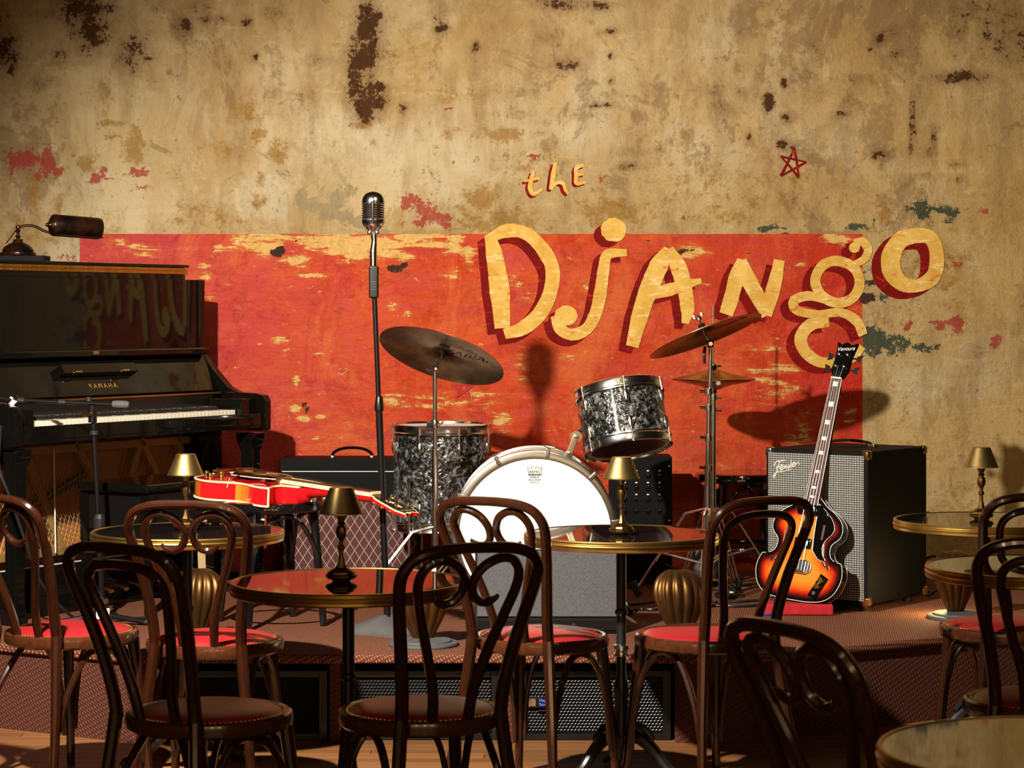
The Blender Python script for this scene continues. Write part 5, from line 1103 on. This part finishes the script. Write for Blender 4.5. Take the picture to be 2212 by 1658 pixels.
# ------------------------------------------------------------------ drums
def drum(t, r, h, lugs, lugz, top='drum_white', bottom='drum_clear', phase=0.0):
    """shell along local z from 0 to h"""
    MB().lathe([(r - 0.006, 0.012), (r, 0.012), (r, h - 0.012), (r - 0.006, h - 0.012)], 56, closed=True).build('shell', 'black_pearl', t)
    for z, d, nm in ((0.0, 1, 'hoop'), (h, -1, 'hoop')):
        hp_ = [(r + 0.001, z + d * 0.030), (r + 0.009, z + d * 0.032), (r + 0.0095, z + d * 0.026), (r + 0.006, z + d * 0.022), (r + 0.006, z - d * 0.000), (r + 0.0085, z - d * 0.006), (r + 0.004, z - d * 0.009), (r + 0.002, z - d * 0.002)]
        MB().lathe(hp_, 56, closed=True).build(nm, 'chrome', t)
    MB().lathe([(0, h + 0.0005), (r + 0.001, h), (r + 0.001, h - 0.006), (0, h - 0.004)], 48).build('head', top, t)
    MB().lathe([(0, -0.0005), (r + 0.001, 0.0), (r + 0.001, 0.006), (0, 0.004)], 48).build('head', bottom, t)
    MB().lathe([(r - 0.022, -0.0012), (r - 0.004, -0.0012), (r - 0.004, 0.001), (r - 0.022, 0.001)], 48, closed=True).build('head_collar', 'ivory', t)
    for k in range(lugs):
        a = phase + 2 * PI * k / lugs; c, s = math.cos(a), math.sin(a)
        for zl, d in lugz:
            M = T(r * c, r * s, zl) @ Matrix.Rotation(a, 4, 'Z')
            lg = MB().lathe([(0, -0.028), (0.007, -0.022), (0.0105, -0.006), (0.0105, 0.006), (0.007, 0.022), (0, 0.028)], 10, M @ T(0.006, 0, 0), 1.0, 1.0).build('lug', 'chrome', t)
            z2 = h + 0.002 if d > 0 else -0.002
            MB().tube([(M @ Vector((0.011, 0, 0)))[:], ((r + 0.011) * c, (r + 0.011) * s, z2)], 0.0028, 6).build('tension_rod', 'chrome', lg)
            MB().lathe([(0.0035, -0.004), (0.005, 0.0), (0.005, 0.008), (0, 0.009)], 6, T((r + 0.010) * c, (r + 0.010) * s, z2 - 0.002 if d > 0 else z2 - 0.006)).build('rod_head', 'chrome', lg)
FTX, FTY = -0.292, 9.64
ft = thing('floor_tom', 'black pearl floor tom drum with chrome hoops, behind the ride cymbal stand', 'drum', (FTX, FTY, SZ + 0.243))
drum(ft, 0.203, 0.423, 8, ((0.335, 1), (0.088, -1)), phase=-1.20)
for k in range(3):
    a = -PI / 2 - 0.62 + k * 2 * PI / 3; c, s = math.cos(a), math.sin(a)
    l = MB().tube([(0.222 * c, 0.222 * s, 0.20), (0.222 * c, 0.222 * s, -0.21), (0.232 * c, 0.232 * s, -0.228)], 0.0052, 8).build('leg', 'chrome', ft)
    MB().box((0, 0, 0), (0.030, 0.030, 0.040), T(0.216 * c, 0.216 * s, 0.11) @ Matrix.Rotation(a, 4, 'Z')).build('leg_bracket', 'chrome', l, bev=0.004)
    MB().lathe([(0, 0), (0.011, 0.0), (0.012, 0.018), (0.006, 0.024), (0, 0.025)], 10, T(0.232 * c, 0.232 * s, -0.2428)).build('foot', 'rubber', l)
tn_ = Vector((-0.145, 0.275, 0.95)).normalized()
RM = frame(Vector((0.428, 8.90, 1.0215)) - tn_ * 0.118, tn_, (0, 1, 0))
rk = thing('rack_tom', 'tilted black pearl rack tom drum mounted above the bass drum', 'drum', M=RM)
drum(rk, 0.165, 0.236, 6, ((0.172, 1), (0.066, -1)), phase=-PI / 2 + 0.10)
# bass drum
BDY, BDZ, BR = 8.60, SZ + 0.3125, 0.292
bd_ = thing('bass_drum', 'large bass drum with white front head, chrome hoops and pearl shell', 'drum', (0.0845, BDY, BDZ))
XM = R(-90, 'X')                                      # local z -> +y
MB().lathe([(BR - 0.006, 0.03), (BR, 0.03), (BR, 0.34), (BR - 0.006, 0.34)], 72, XM, closed=True).build('shell', 'black_pearl', bd_)
for z in (0.0, 0.330):
    MB().lathe([(BR - 0.008, z), (BR + 0.012, z - 0.001), (BR + 0.019, z + 0.002), (BR + 0.019, z + 0.036), (BR + 0.012, z + 0.040), (BR + 0.004, z + 0.038), (BR + 0.002, z + 0.02), (BR - 0.008, z + 0.012)], 72, XM, closed=True).build('hoop', 'chrome_satin', bd_)
MB().lathe([(BR + 0.0195, 0.010), (BR + 0.0200, 0.012), (BR + 0.0200, 0.026), (BR + 0.0195, 0.028)], 72, XM, closed=True).build('hoop_inlay', 'black_pearl', bd_)
fh = MB().lathe([(0, 0.007), (BR - 0.012, 0.008), (BR - 0.008, 0.006), (BR - 0.004, 0.012), (BR - 0.004, 0.03), (0, 0.03)], 72, XM).build('front_head', 'drum_white', bd_)
MB().lathe([(0, 0.36), (BR - 0.004, 0.36), (BR - 0.004, 0.35), (0, 0.35)], 48, XM).build('rear_head', 'drum_white', bd_)
LZ = 0.232
cw = [(-0.024, -0.004), (-0.022, -0.018), (0.022, -0.018), (0.024, -0.004)]
lo = MB()
def ln(pts, r=0.0008): lo.tube([(a, 0.0055, LZ + b) for a, b in pts], r, 5)
ln([(-0.023, -0.012), (-0.026, 0.018), (-0.015, 0.010), (-0.010, 0.022), (-0.003, 0.011), (0.0, 0.023), (0.003, 0.011), (0.010, 0.022), (0.015, 0.010), (0.026, 0.018), (0.023, -0.012), (-0.023, -0.012)]); ln([(-0.023, -0.009), (0.023, -0.009)])
lo.build('crown_print', 'ink', fh)
for tx, sz_, dz in (('REMO', 0.0145, -0.001), ('EMPEROR', 0.0082, -0.020), ('BASS DRUM', 0.0082, -0.030), ('MADE IN USA', 0.0056, -0.039)):
    text_mesh('head_print', tx, sz_, 'ink', fh, T(0, 0.0062, LZ + dz) @ STAND, 0.0003)
for k in range(10):
    a = PI / 2 + 0.155 + 2 * PI * (k + 0.5) / 10; c, s = math.cos(a), math.sin(a); r0 = BR + 0.018
    if s < -0.85: continue
    M = Matrix(((c, -s, 0, 0), (0, 0, 1, 0), (s, c, 0, 0), (0, 0, 0, 1)))     # local x radial, y tangential, z into the drum
    cl_ = MB().box((r0 - 0.004, 0, 0.010), (0.034, 0.016, 0.030), M).build('claw', 'chrome_satin', bd_, bev=0.003)
    MB().tube([M @ Vector((r0 + 0.018, 0, -0.012)), M @ Vector((r0 + 0.016, 0, 0.10))], 0.0032, 7).build('tension_rod', 'chrome', cl_)
    MB().tube([M @ Vector((r0 + 0.020, -0.024, -0.014)), M @ Vector((r0 + 0.019, 0, -0.010)), M @ Vector((r0 + 0.022, 0.024, -0.014))], [0.0028, 0.0045, 0.0028], 7).build('t_handle', 'chrome', cl_)
    MB().lathe([(0, -0.022), (0.009, -0.018), (0.012, 0), (0.009, 0.018), (0, 0.022)], 9, M @ T(BR + 0.004, 0, 0.12)).build('lug', 'chrome', bd_)
for s in (-1, 1):
    MB().tube([(s * 0.27, 0.16, -0.09), (s * 0.36, 0.10, -0.30)], 0.006, 8).build('spur', 'chrome', bd_)
    MB().lathe([(0, 0), (0.010, 0.002), (0.010, 0.020), (0, 0.022)], 8, T(s * 0.362, 0.099, -0.3115)).build('spur_tip', 'rubber', bd_)
# tom holder on the bass drum
th = thing('tom_holder', 'chrome ratchet tom holder between the bass drum and the rack tom', 'bracket', (0.215, 8.74, BDZ + 0.29))
A_ = Vector((0, 0, -0.020)); B_ = Vector((0.020, 0.03, 0.075)); C_ = Vector((0.075, 0.10, 0.105))
MB().box((0, 0, -0.018), (0.030, 0.012, 0.055), R(18, 'Y')).build('base_bracket', 'chrome', th, bev=0.003)
MB().box((0, 0, 0), (0.024, 0.008, 0.095), T(0.012, -0.004, 0.030) @ R(22, 'Y')).build('arm_plate', 'chrome', th, bev=0.003)
for p in ((0.000, -0.010, 0.004), (0.026, -0.010, 0.066)): MB().lathe([(0, 0), (0.007, 0), (0.006, 0.005), (0, 0.006)], 10, T(*p) @ R(90, 'X')).build('screw', 'chrome', th)
MB().lathe([(0, 0), (0.022, 0), (0.022, 0.010), (0, 0.010)], 22, T(0.026, 0.004, 0.066) @ R(90, 'X')).build('ratchet_disc', 'chrome', th, smooth=20)
MB().tube([(0.026, 0.0, 0.066), (0.045, 0.045, 0.085), (0.062, 0.095, 0.100)], 0.008, 9).build('tom_arm', 'chrome', th)

# ------------------------------------------------------------------ cymbals and their stands
def make_cymbal(name, label, r, pos, nrm_, bell=0.022, word=None, shade=None):
    t = thing(name, label, 'cymbal', M=frame(pos, nrm_, (0, 1, 0)))
    pr = [(0.006, bell), (0.02, bell - 0.001), (0.038, bell - 0.008), (0.05, bell - 0.014), (r * 0.45, 0.004), (r * 0.8, -0.006), (r, -0.016)]
    MB().lathe(pr + [(a, b - 0.0012) for a, b in reversed(pr)], 72, closed=True).build('bronze_disc', 'cymbal_bronze', t)
    MB().lathe([(0, bell + 0.012), (0.014, bell + 0.012), (0.014, bell + 0.001), (0.006, bell)], 16).build('felt', 'matte_black', t)
    if word:
        n_ = Vector(nrm_).normalized(); m_ = -n_; e1 = (Vector((1, 0, 0)) - n_ * n_.x).normalized(); e2 = m_.cross(e1)
        W = Matrix((e1, e2, m_)).transposed().to_4x4(); W.translation = Vector(pos) + e1 * r * 0.46 + e2 * r * 0.20 + m_ * 0.0062
        text_mesh('maker_print', word, r * 0.24, 'ink', t, t.matrix_world.inverted() @ W, 0.0003, shear=0.35)
    return t
def tripod(t, r, hub, foot_h, rots, chrome='chrome'):
    for a in rots:
        c, s = math.cos(a), math.sin(a); w = Vector((-s, c, 0)) * 0.010
        for sg in (-1, 1):
            MB().tube([Vector((0.012 * c, 0.012 * s, hub)) + w * sg, Vector((r * 0.30 * c, r * 0.30 * s, hub - 0.02)) + w * sg, Vector((r * 0.93 * c, r * 0.93 * s, 0.045)) + w * sg * 0.8], 0.0048, 7).build('leg', chrome, t)
            MB().tube([Vector((0.012 * c, 0.012 * s, foot_h)) + w * sg, Vector((r * 0.62 * c, r * 0.62 * s, hub * 0.50)) + w * sg], 0.004, 6).build('leg_stay', chrome, t)
        MB().box((0, 0, 0), (0.030, 0.026, 0.062), T(r * 0.97 * c, r * 0.97 * s, 0.0355) @ Matrix.Rotation(a, 4, 'Z') @ R(28, 'Y')).build('rubber_foot', 'rubber', t, bev=0.006, seg=3)
RY = 9.06; rn_ = Vector((0.281, 0.368, 0.886)); rp = P(956, 761, RY)
make_cymbal('ride_cymbal', 'large tilted bronze ride cymbal above the floor tom', 0.254, rp - rn_.normalized() * 0.0, rn_, word='SABIAN')
rs = thing('cymbal_stand', 'chrome cymbal stand with ride cymbal beside the floor tom', 'stand', ((940 - CX) * RY / F, RY - 0.02, SZ))
tz = P(940, 800, RY).z - SZ
MB().tube([(0, 0, 0.10), (0, 0, 0.60)], 0.0125, 12).build('lower_tube', 'chrome', rs)
MB().tube([(0, 0, 0.58), (0, 0, tz)], 0.0088, 12).build('upper_tube', 'chrome', rs)
cpz = P(940, 915, RY).z - SZ
cp_ = MB().lathe([(0.009, -0.016), (0.016, -0.016), (0.018, 0), (0.016, 0.016), (0.009, 0.016)], 14, T(0, 0, cpz)).build('height_clamp', 'chrome', rs)
MB().box((-0.020, -0.012, cpz), (0.024, 0.014, 0.022)).build('clamp_wing', 'satin_black', cp_, bev=0.003)
MB().tube([(0.012, -0.01, cpz - 0.006), (0.034, -0.012, cpz + 0.010)], 0.004, 7).build('wing_nut', 'chrome', cp_)
jn = MB().lathe([(0, -0.012), (0.006, -0.012), (0.010, -0.007), (0.012, 0.0), (0.010, 0.007), (0.006, 0.012), (0, 0.012)], 16, T(0.004, -0.01, tz + 0.008) @ R(90, 'X')).build('tilter', 'chrome', rs)
MB().tube([(-0.014, -0.02, tz + 0.004), (-0.030, -0.026, tz + 0.008)], 0.004, 7).build('tilter_wing', 'chrome', jn)
lp_ = Vector((rp.x - rs.location.x, rp.y - rs.location.y, rp.z - SZ))
MB().tube([(0.003, -0.012, tz + 0.006), tuple(lp_ - rn_ * 0.02), tuple(lp_ + rn_ * 0.055)], 0.0052, 9).build('tilt_rod', 'chrome', rs)
MB().lathe([(0, -0.012), (0.019, -0.012), (0.020, 0.0), (0.017, 0.006), (0.007, 0.008)], 18, frame(lp_ + rn_ * 0.002, rn_)).build('cup_washer', 'matte_black', rs)
tripod(rs, 0.30, 0.30, 0.10, (-PI / 2 + 0.75, PI / 6 + 0.75, 5 * PI / 6 + 0.75))
MB().box((-0.006, -0.0135, 0.115), (0.022, 0.0015, 0.050)).build('barcode_sticker', 'paper', rs, smooth=0)
# right: crash cymbal stand and hi-hat
CY = 9.17; cn_ = Vector((-0.34, 0.179, 0.923)); cpn = P(1521, 717, CY)
make_cymbal('crash_cymbal', 'tilted bronze crash cymbal high above the hi-hat', 0.236, cpn, cn_, word='Zildjian')
cs = thing('cymbal_stand', 'chrome cymbal stand holding the crash cymbal above the hi-hat', 'stand', ((1529 - CX) * CY / F, CY, SZ))
def zc(py): return P(0, py, CY).z - SZ
MB().tube([(0, 0, 0.06), (0, 0, zc(1010))], 0.0128, 12).build('lower_tube', 'chrome', cs)
MB().tube([(0, 0, zc(1015)), (0.005, 0, zc(880))], 0.0105, 12).build('middle_tube', 'chrome', cs)
MB().tube([(0.005, 0, zc(885)), (0.012, 0, zc(752))], 0.0075, 12).build('upper_tube', 'chrome', cs)
for py, rr in ((1010, 0.018), (945, 0.016), (880, 0.017), (845, 0.019)):
    q = MB().lathe([(0.008, -0.014), (rr, -0.012), (rr, 0.012), (0.008, 0.014)], 14, T(0.003, 0, zc(py))).build('height_clamp', 'chrome', cs)
    MB().tube([(-0.010, -0.01, zc(py)), (-0.034, -0.016, zc(py) + 0.003)], [0.005, 0.007], 8).build('wing_nut', 'chrome', q)
jn = MB().lathe([(0, -0.016), (0.008, -0.016), (0.015, -0.010), (0.018, 0.0), (0.015, 0.010), (0.008, 0.016), (0, 0.016)], 18, T(0.010, -0.006, zc(742)) @ R(90, 'X')).build('tilter', 'chrome', cs)
MB().tube(spline([(-0.012, -0.014, zc(748)), (-0.016, -0.02, zc(765)), (-0.014, -0.02, zc(785))], 4), 0.006, 8).build('tilter_lever', 'satin_black', jn)
lq = Vector((cpn.x - cs.location.x, 0, cpn.z - SZ))
MB().tube([(0.008, -0.004, zc(738)), tuple(lq - cn_ * 0.005), tuple(lq + cn_ * 0.070)], 0.0050, 9).build('tilt_rod', 'chrome', cs)
MB().lathe([(0, 0), (0.010, 0.0), (0.011, 0.012), (0.009, 0.016), (0, 0.017)], 12, frame(lq + cn_ * 0.050, cn_)).build('top_nut', 'chrome', cs, smooth=20)
for a in (-0.016, 0.016): MB().box((a, 0, 0.058), (0.010, 0.006, 0.018), frame(lq + cn_ * 0.012, cn_)).build('top_wing', 'chrome', cs, bev=0.002)
tripod(cs, 0.30, 0.36, 0.14, (PI - 0.28, -PI / 2 - 0.15, PI / 3))
HYY = 9.57; hx = (1541 - CX) * HYY / F
def zh(py): return P(0, py, HYY).z - SZ
hz = P(0, 818, HYY).z
make_cymbal('hi_hat_cymbal', 'upper thin bronze hi-hat cymbal on the stand beside the crash cymbal', 0.172, (hx, HYY, hz + 0.016), (0, 0, 1), 0.026)
make_cymbal('hi_hat_cymbal', 'lower inverted bronze hi-hat cymbal on the stand beside the crash cymbal', 0.172, (hx, HYY, hz - 0.020), (0, 0, -1), 0.026)
hs_ = thing('hi_hat_stand', 'chrome hi-hat stand behind the crash cymbal stand', 'stand', (hx, HYY, SZ))
MB().tube([(0, 0, 0.05), (0, 0, zh(840))], 0.0115, 12).build('tube', 'chrome', hs_)
MB().tube([(0, 0, zh(845)), (0, 0, zh(660))], 0.0036, 8).build('pull_rod', 'chrome', hs_)
for py, rr in ((790, 0.011), (858, 0.017), (885, 0.015)):
    q = MB().lathe([(0.004, -0.012), (rr, -0.010), (rr, 0.010), (0.004, 0.012)], 14, T(0, 0, zh(py))).build('clutch', 'chrome', hs_)
    MB().tube([(0.008, -0.006, zh(py)), (0.032, -0.012, zh(py))], [0.004, 0.006], 8).build('wing_nut', 'gold' if py == 885 else 'chrome', q)
tripod(hs_, 0.27, 0.33, 0.12, (-0.1, 1.75, -2.2))
pdl = MB().box((0, 0, 0), (0.085, 0.25, 0.012), T(-0.02, 0.15, 0.045) @ R(8, 'X')).build('pedal', 'chrome', hs_, bev=0.003)

# ------------------------------------------------------------------ scallop-shell footlights on the stage edge
def make_shell(label, loc, rz, sx=1.0):
    t = thing('shell_footlight', label, 'footlight', loc, rz, group='brass shell footlights')
    MB().lathe([(0, 0.0), (0.118, 0.0), (0.120, 0.006), (0.118, 0.012), (0.098, 0.014), (0.096, 0.020), (0.05, 0.024), (0, 0.024)], 40).build('base', 'grey_cast', t)
    mb = MB(); nu, nv = 72, 18
    prof = spline([(0.032, 0.0, 0), (0.054, 0.050, 0), (0.076, 0.105, 0), (0.085, 0.150, 0), (0.078, 0.188, 0), (0.056, 0.214, 0), (0.028, 0.226, 0)], 3)
    nv = len(prof) - 1
    for lay in (0, 1):
        for j in range(nv + 1):
            v = j / nv; pr_, pz = prof[j].x, prof[j].y
            for i in range(nu + 1):
                u = -1 + 2 * i / nu; rib = abs(math.cos(u * PI * 4.0)) ** 0.8; ang = u * 1.75
                rad = pr_ * (1 + 0.17 * rib * math.sin(PI * min(1, 0.25 + 0.62 * v))) * sx - 0.004 * lay
                mb.v.append((rad * math.sin(ang), -rad * math.cos(ang) * 0.72 + 0.020 + 0.030 * v * v, 0.022 + pz - 0.002 * lay))
    n1 = nu + 1; L = (nv + 1) * n1
    for lay in (0, 1):
        for j in range(nv):
            for i in range(nu):
                a = lay * L + j * n1 + i; mb.f.append((a, a + 1, a + n1 + 1, a + n1))
    for i in range(nu): mb.f += [(i, i + 1, L + i + 1, L + i), (nv * n1 + i, nv * n1 + i + 1, L + nv * n1 + i + 1, L + nv * n1 + i)]
    for j in range(nv): mb.f += [(j * n1, (j + 1) * n1, L + (j + 1) * n1, L + j * n1), (j * n1 + nu, (j + 1) * n1 + nu, L + (j + 1) * n1 + nu, L + j * n1 + nu)]
    mb.build('shell', 'shell_gold', t, smooth=60)
    MB().lathe([(0, 0.024), (0.016, 0.024), (0.016, 0.05), (0.022, 0.07), (0.022, 0.10), (0, 0.118)], 16, T(0, 0.045, 0)).build('bulb', 'white_plastic', t)
    return t
mat('shell_gold', (0.20, 0.095, 0.028), 0.42, metal=0.9, noise=(18, (0.10, 0.042, 0.013), 0.6))
SH = [((-1.105, 8.02), -20, 'fluted brass shell footlight between the piano bench and the round table'), ((-0.302, 7.91), 10, 'fluted brass shell footlight beside the grey microphone base'),
      ((0.592, 7.98), 25, 'fluted brass shell footlight in front of the cymbal stand feet'), ((1.665, 8.62), 35, 'fluted brass shell footlight beside the tall amplifier at the stage corner')]
for xy, rz, lab in SH: make_shell(lab, (*xy, SZ), rz)
sl_ = bpy.data.lights.new('footlight_bulb', 'POINT'); so = bpy.data.objects.new('footlight_bulb', sl_); COL.objects.link(so)
so.location = (1.665 - 0.045, 8.62 + 0.085, SZ + 0.11); sl_.energy = 4; sl_.color = (1.0, 0.72, 0.30); sl_.shadow_soft_size = 0.02

# ------------------------------------------------------------------ cables and small things on the stage carpet
def cable(pts, label, r=0.0055, cat='cable', name='stage_cable'):
    q = [(a, b, SZ + r + 0.0006 + (c if c else 0)) for a, b, c in pts]
    return tag(MB().tube(spline(q, 7), r, 8).build(name, 'cable_black'), label, cat, 'black cables on the stage carpet')
def G(px, py):
    s = (py - HY) / (HC - SZ); return ((px - CX) / s, F / s, 0)
cable([G(1345, 1308), G(1385, 1306), G(1425, 1297), G(1470, 1280), G(1520, 1262), G(1560, 1262), G(1600, 1266), G(1640, 1262)], 'black cable running from the floor monitor past the shell footlight')
cable([G(1345, 1322), G(1380, 1318), G(1415, 1319), G(1450, 1312), G(1500, 1300), (0.80, 9.05, 0), (0.62, 9.30, 0)], 'black cable looping behind the shell footlight')
cable([G(1540, 1311), G(1565, 1303), G(1600, 1302), G(1650, 1300), (1.02, 8.83, 0)], 'black cable ending at the red cloth pad')
cable([G(1540, 1310), G(1580, 1312), G(1620, 1311), G(1662, 1307)], 'straight black cable in front of the coiled one')
cable([G(1550, 1288), G(1575, 1294), G(1590, 1288), G(1570, 1281), G(1545, 1286)] + [(G(1560, 1296)[0], G(1560, 1296)[1], 0.011), (G(1600, 1290)[0], G(1600, 1290)[1], 0.011), (G(1575, 1278)[0], G(1575, 1278)[1], 0.011)], 'small coil of black cable behind the sunburst bass')
cable([G(1360, 1272), G(1390, 1262), G(1420, 1258), G(1470, 1268), G(1500, 1275)], 'black cable under the cymbal stand feet')
cable([(1.66, 9.25, 0), (1.72, 9.30, 0.03), (1.75, 9.35, 0.09), (1.72, 9.42, 0.14), (1.66, 9.45, 0.10), (1.64, 9.42, 0.02), (1.70, 9.34, 0)], 'hanging loop of black cable behind the tall amplifier')
ps = thing('power_adapter', 'small black power adapter with cable on the carpet below the cymbal stands', 'adapter', (*G(1580, 1283)[:2], SZ))
MB().box((0, 0, 0.022), (0.034, 0.055, 0.044)).build('block', 'rubber', ps, bev=0.005)
MB().tube(spline([(0, 0.01, 0.042), (-0.004, 0.03, 0.08), (-0.012, 0.05, 0.12), (-0.02, 0.08, 0.10), (-0.03, 0.11, 0.03)], 5), 0.0040, 7).build('cord', 'cable_black', ps)
MB().box((0, -0.0282, 0.012), (0.020, 0.001, 0.006)).build('print', 'white_plastic', ps, smooth=0)
sb = thing('stand_foot', 'black steel stand foot with upright plate behind the shell footlight', 'stand', (*G(1500, 1276)[:2], SZ))
MB().box((0.0, 0, 0.085), (0.034, 0.03, 0.17), R(4, 'Y')).build('upright_plate', 'grey_cast', sb, bev=0.003)
MB().box((0, 0, 0), (0.19, 0.03, 0.022), T(-0.095, 0.02, 0.030) @ R(6, 'Y')).build('foot_bar', 'matte_black', sb, bev=0.003)
MB().tube([(-0.12, 0.0, 0.11), (0.0, 0.0, 0.05)], 0.006, 7).build('stay', 'satin_black', sb)
dk = thing('drumstick', 'pale wooden drumstick leaning low beside the floor monitor', 'drumstick', (0.43, 8.45, SZ))
MB().tube([(0.02, -0.02, 0.006), (-0.03, 0.18, 0.02), (-0.05, 0.34, 0.030)], [0.006, 0.0065, 0.0065], 8).build('shaft', 'drumstick', dk)
MB().ball((0.021, -0.024, 0.006), 0.006, 7).build('tip', 'drumstick', dk)
